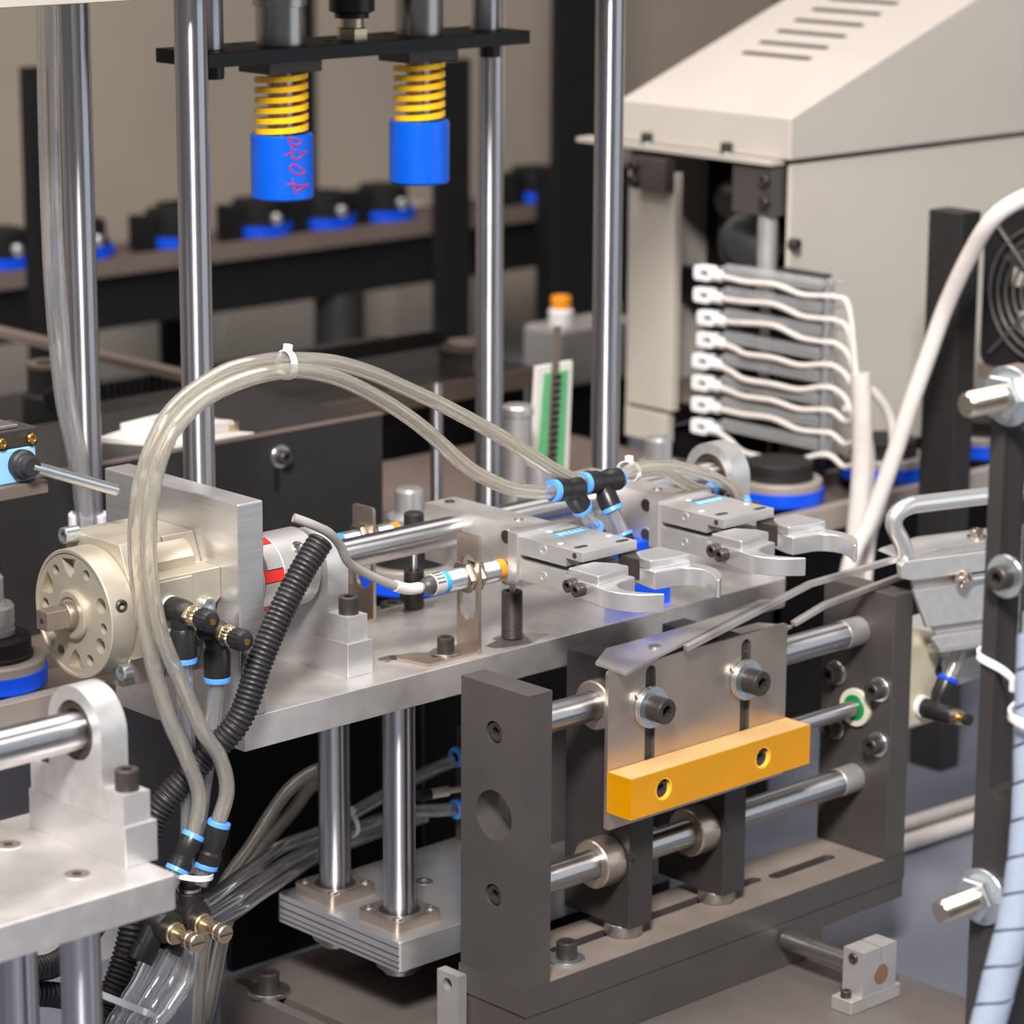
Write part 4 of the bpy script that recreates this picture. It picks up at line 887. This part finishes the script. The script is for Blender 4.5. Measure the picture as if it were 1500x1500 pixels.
def wcable(pts, r, lab): return single('white_cable', G().tube(pts, r, 0, 16, 5), 'white_cable', lab, 'cable', WC)
wcable([(988, 240, 100), (988, 236, 62), (988, 234, 5), (982, 232, -51), (974, 230, -111), (968, 228, -200), (965, 226, -340)], 10.5, 'thick white sleeve gathering the connector leads')
wcable([(1147, 70, 262), (1140, 66, 292), (1110, 60, 308), (1073, 60, 305), (1035, 80, 291.7), (1014, 100, 271.4), (1017.5, 130, 230.6), (1021, 160, 175.1), (1011.7, 172, 126), (997.4, 180, 77.8), (981, 190, 15.2), (964, 200, -41), (940, 206, -89), (930, 208, -180), (925, 210, -340)], 8.6, 'thick white cable bowing past the black square post')
wcable([(994, 256, 90), (1018, 246, 75), (1036, 240, 50), (1040, 236, 20), (1030, 232, -12), (1012, 228, -48), (990, 222, -95), (980, 220, -340)], 5, 'thin white cable looping beside the thick sleeve')
wcable([(994, 264, 60), (1012, 258, 50), (1022, 254, 25), (1022, 250, -5), (1008, 242, -50), (996, 236, -110), (994, 236, -340)], 4, 'thinner white cable inside the loop of the sleeve')
for k, (dy, lab) in enumerate(((0, 'white hose lying farther from the slide unit on the blue-grey bed'), (-34, 'white hose lying nearer the slide unit on the blue-grey bed'))):
    single('white_hose', G().tube([(820, 104+dy, -331), (920, 100+dy, -331), (1020, 94+dy, -331), (1140, 84+dy, -331)], 8.5, 0, 16, 8), 'white_cable', lab, 'hose', 'white hoses on the bed')

# square post, fan
single('square_post', G().box(1093, 1124, 200, 244, -340, 258), 'black_satin', 'black square steel post beside the fan', 'post', bevel=1.5)
fn = thing('cooling_fan', 'black cooling fan with ringed wire guard on the square post', 'fan', (1145, 120, 60))
mk('fan_frame', G().prism(rrect(32, 198, 98, 264, 14), 'x', 1128, 1166, [circ(115, 181, 74, 48)]), 'black_paint', fn)
for r in (70, 60, 50, 40, 30, 20): mk('guard_ring', G().tube([(1124, 115+r*math.cos(t), 181+r*math.sin(t)) for t in [2*math.pi*i/48 for i in range(49)]], 1.7, 0, 8, raw=True), 'steel', fn)
for a in (45, 135, 225, 315): mk('guard_spoke', G().tube([(1124, 115+r*math.cos(math.radians(a)), 181+r*math.sin(math.radians(a))) for r in (18, 60, 96)], 2, 0, 8, raw=True), 'steel', fn)
mk('fan_hub', G().cyl((1134, 115, 181), X, 26, 26, 32, 2), 'black_plastic', fn)
for i in range(7):
    a = i*2*math.pi/7; g = G().prism([(-12, 24), (12, 24), (20, 70), (-14, 70)], 'x', -1.2, 1.2); g.xf(Matrix.Translation((1148, 115, 181)) @ Matrix.Rotation(a, 4, 'X') @ Matrix.Rotation(.6, 4, 'Z')); mk('fan_blade', g, 'black_plastic', fn)
mk('fan_bracket', G().box(1128, 1166, 32, 200, 84, 98), 'rail_brown', fn); mk('bracket_leg', G().box(1136, 1160, 60, 90, -340, 84), 'cream_panel', fn)

# ================================================================ middle distance behind the press
rp_ = thing('rear_guard', 'low black guard panel with one washer bolt behind the conveyor', 'guard panel', (110, 443, -50))
mk('panel', G().box(-420, 519, 440, 446, -50, 92), 'black_satin', rp_, bevel=.5)
mk('panel_edge', G().box(-420, 519, 438.5, 447, 92, 94), 'rail_brown', rp_)
cap(rp_, (392, 440, 70), -Y, 7, 9, (11, 2.5)); mk('panel_slot', G().prism(slot(388, 40, 388, 56, 3.5), 'y', 439.6, 441), 'black_matte', rp_)
single('control_box', G().box(120, 519, 449, 640, -50, 88), 'black_satin', 'flat black control box behind the guard panel', 'box', bevel=2)
o = thing('cream_fixture', 'pale stepped fixture plate lying on the black box', 'fixture', (300, 500, 88))
mk('plate', G().prism([(252, 532), (318, 556), (372, 452), (300, 452)], 'z', 88, 94), 'paper_white', o, bevel=1); mk('plate_step', G().prism([(275, 530), (330, 540), (362, 470), (312, 470)], 'z', 94, 104), 'paper_white', o, bevel=1)
for i in range(3): mk('pad', G().box(300+i*18, 312+i*18, 480, 520, 104, 107), 'label_grey', o)
cap(o, (362, 470, 94), Z, 6, 8, m='brass_pale')
o = thing('green_strip', 'green circuit strip in a white holder standing behind the shaft', 'circuit strip', (783, 484, -50))
g = G().prism([(756, -50), (812, -50), (818, 100), (768, 100)], 'y', 484, 490); mk('holder', g, 'paper_white', o, bevel=.6)
mk('board', G().prism([(764, -30), (804, -30), (810, 92), (776, 92)], 'y', 482, 484), 'green_board', o)
mk('trace', G().prism([(778, -30), (789, -30), (797, 140), (788, 140)], 'y', 480.5, 482), 'rail_brown', o)
for i in range(16): mk('chip', G().box(779+i*.55, 790+i*.55, 479.6, 480.6, -26+i*7.4, -22+i*7.4), 'black_plastic', o)
o = thing('silver_canister', 'small silver canister standing by the green strip', 'canister', (707, 450, -50))
mk('body', G().lathe((707, 450, -50), Z, [(15, 0), (15, 112), (13, 114)], 32), 'alu_matte', o); mk('lid', G().lathe((707, 450, 64), Z, [(16.5, 0), (16.5, 8), (14, 10)], 32), 'alu_bright', o)
single('thin_rod', G().cyl((571, 420, -50), Z, 6, 168, 24), 'chrome_z', 'thin polished rod standing on the rear bed plate', 'rod')
o = thing('press_table', 'black machine table with a brown edge beyond the conveyor', 'table', (700, 1100, -340))
mk('table_top', G().box(380, 1045, 770, 1050, 6, 22), 'black_satin', o, bevel=1); mk('table_edge', G().box(380, 1045, 766, 770, 2, 24), 'rail_brown', o)
mk('table_body', G().box(400, 1040, 790, 1040, -340, 6), 'black_matte', o)
o = thing('drive_pulley', 'dark round drive pulley with a bright boss on the black table', 'pulley', (960, 800, 22))
mk('pulley', G().lathe((960, 800, 22), Z, [(34, 0), (34, 26), (36, 27), (36, 31), (22, 31)], 40), 'black_oxide', o); mk('boss', G().cyl((960, 800, 50), Z, 24, 10, 36, 1), 'rail_brown', o); mk('bright_pin', G().cyl((948, 768, 30), Z, 6, 22, 20), 'alu_bright', o)
o = thing('toothed_belt', 'dark toothed belt stretched above the black table', 'belt', (800, 900, 60))
mk('belt', G().box(400, 950, 832, 836, 52, 70), 'black_rubber_x', o)
for i in range(60): mk('tooth', G().box(402+i*9, 406+i*9, 829, 832, 52, 70), 'black_rubber_x', o)
mk('belt_post', G().cyl((420, 834, 22), Z, 14, 50, 24), 'black_paint', o)
for (x, y, h, r, lab) in ((440, 880, 64, 30, 'short black round housing beyond the limit switch'),):
    o = thing('black_housing', lab, 'housing', (x, y, 22), None)
    mk('barrel', G().lathe((x, y, 22), Z, [(r, 0), (r, h-30), (r*.8, h-26), (r*.8, h)], 32), 'black_satin', o); mk('rim', G().ring((x, y, 22+h), Z, r*.85, r*.5, 4, 32), 'rail_brown', o)
o = thing('cover_strip', 'brown flat strip crossing beyond the wide clear hose', 'strip', (540, 900, -340))
mk('strip', G().box(528, 548, 735, 1300, 74, 82), 'rail_brown', o); mk('strip_post', G().box(530, 546, 1240, 1270, -340, 74), 'black_paint', o)

o = thing('parts_box', 'grey parts box with two orange capped bottles by the cream machine', 'box', (1345, 1000, -340))
mk('box', G().box(1300, 1450, 1000, 1070, -75, 4), 'alu_matte', o, bevel=8); mk('stand', G().box(1305, 1440, 1010, 1060, -340, -75), 'black_matte', o)
for x in (1332, 1418):
    q = thing('capped_bottle', 'white bottle with orange cap on the grey parts box, ' + ('nearer the column' if x < 1400 else 'nearer the cream machine'), 'bottle', (x, 1030, 4), 'orange capped bottles')
    mk('bottle_body', G().lathe((x, 1030, 4), Z, [(15, 0), (16, 2), (16, 18), (11, 22)], 24), 'white_plastic', q); mk('bottle_cap', G().lathe((x, 1030, 25), Z, [(13, 0), (13, 14), (11, 16)], 24), 'orange', q)

# ================================================================ far conveyor line
fc = thing('far_conveyor', 'pallet conveyor standing in front of the beige cabinets', 'conveyor', (1800, 1935, -340))
for y0 in (1880, 1986): mk('side_rail', G().box(300, 3300, y0, y0+16, -28, -2), 'rail_brown', fc)
mk('belt_bed', G().box(300, 3300, 1896, 1986, -40, -20), 'black_paint', fc); mk('under_beam', G().box(300, 3300, 1900, 1980, -110, -40), 'black_matte', fc)
for x in (600, 1718, 2500): mk('leg', G().lathe((x, 1930, -340), Z, [(40, 0), (40, 230), (26, 232), (26, 232.5)], 28), 'black_satin', fc)
for x, lab in ((1085, 'black topped blue pallet next to the slim black pillar'), (1225, 'second black topped pallet from the slim black pillar'), (1395, 'third black topped pallet from the slim black pillar'), (1560, 'fourth black topped pallet from the slim black pillar'), (1690, 'fifth black topped pallet from the slim black pillar'), (1815, 'black topped blue pallet next to the pillar behind the plain bumper'), (2150, 'black topped blue pallet beside the wide tall pillar')):
    o = thing('pallet', lab, 'pallet', (x, 1936, -2), 'pallets on the conveyor by the cabinets')
    mk('blue_ring', G().lathe((x, 1936, -2), Z, [(52, 0), (53, 2), (53, 15), (50, 15)], 36), 'blue_pallet', o); mk('rubber_disc', G().lathe((x, 1936, 13), Z, [(46, 0), (46, 8), (40, 10), (40, 34), (36, 38)], 32), 'black_matte', o)
    mk('bright_pin', G().lathe((x+4, 1896, 16), Z, [(9, 0), (9, 12), (6, 16)], 20), 'alu_bright', o); mk('drive_dog', G().box(x-70, x-48, 1910, 1950, -2, 46), 'black_matte', o)
def pillar(x0, x1, y, z1, lab, m='black_matte'):
    single('black_pillar', G().box(x0, x1, y, y+16, -340, z1), m, lab, 'pillar', 'black pillars behind the line', bevel=2)
pillar(1014, 1072, 1750, 298, 'slim black pillar beyond the wide clear hose'); pillar(1768, 1836, 1750, 262, 'black pillar behind the plain blue bumper')
pillar(2030, 2160, 1760, 760, 'tall wide black pillar behind the column beside the cream machine')
pillar(1470, 1540, 2060, 40, 'short black pillar between the beige cabinets and the conveyor'); 
for (x0, x1, z1, lab) in ((900, 1330, -60, 'widest low beige cabinet under the pallet conveyor by the enclosure'), (1420, 1600, -110, 'narrowest low beige cabinet under the pallet conveyor by the enclosure'), (1690, 1960, -90, 'second widest low beige cabinet under the pallet conveyor by the enclosure'), (2060, 2260, -60, 'low beige cabinet between the wide tall pillar and the second widest cabinet')):
    o = thing('floor_cabinet', lab, 'cabinet', ((x0+x1)/2, 2300, -340), 'beige cabinets by the enclosure')
    mk('carcass', G().box(x0, x1, 2200, 2400, -340, z1), 'cream_panel', o, bevel=3); mk('door', G().box(x0+8, x1-8, 2195, 2200, -325, z1-12), 'cream_panel', o, bevel=1.5)
    mk('door_handle', G().box(x1-40, x1-30, 2186, 2195, z1-90, z1-40), 'black_plastic', o)
hb = thing('rear_hood', 'tall beige enclosure with a dark seam behind the cabinets', 'enclosure', (1900, 2550, -340))
mk('panel', G().box(300, 2075, 2520, 2540, -340, 1100), 'beige_wall', hb); mk('panel', G().box(2085, 3300, 2440, 2460, -340, 1100), 'beige_wall', hb); mk('panel_seam', G().box(2072, 2088, 2430, 2545, -340, 1100), 'black_matte', hb)
o = thing('chrome_cluster', 'small stack of bright metal caps on a black stand by the wide pillar', 'caps', (2150, 1800, -340))
mk('stand', G().box(2080, 2240, 1780, 1860, -340, 60), 'black_matte', o, bevel=3)
for i in range(3): mk('bright_cap', G().lathe((2160, 1820, 60+i*26), Z, [(20-i*3, 0), (20-i*3, 20), (15-i*3, 25)], 24), 'alu_bright', o)
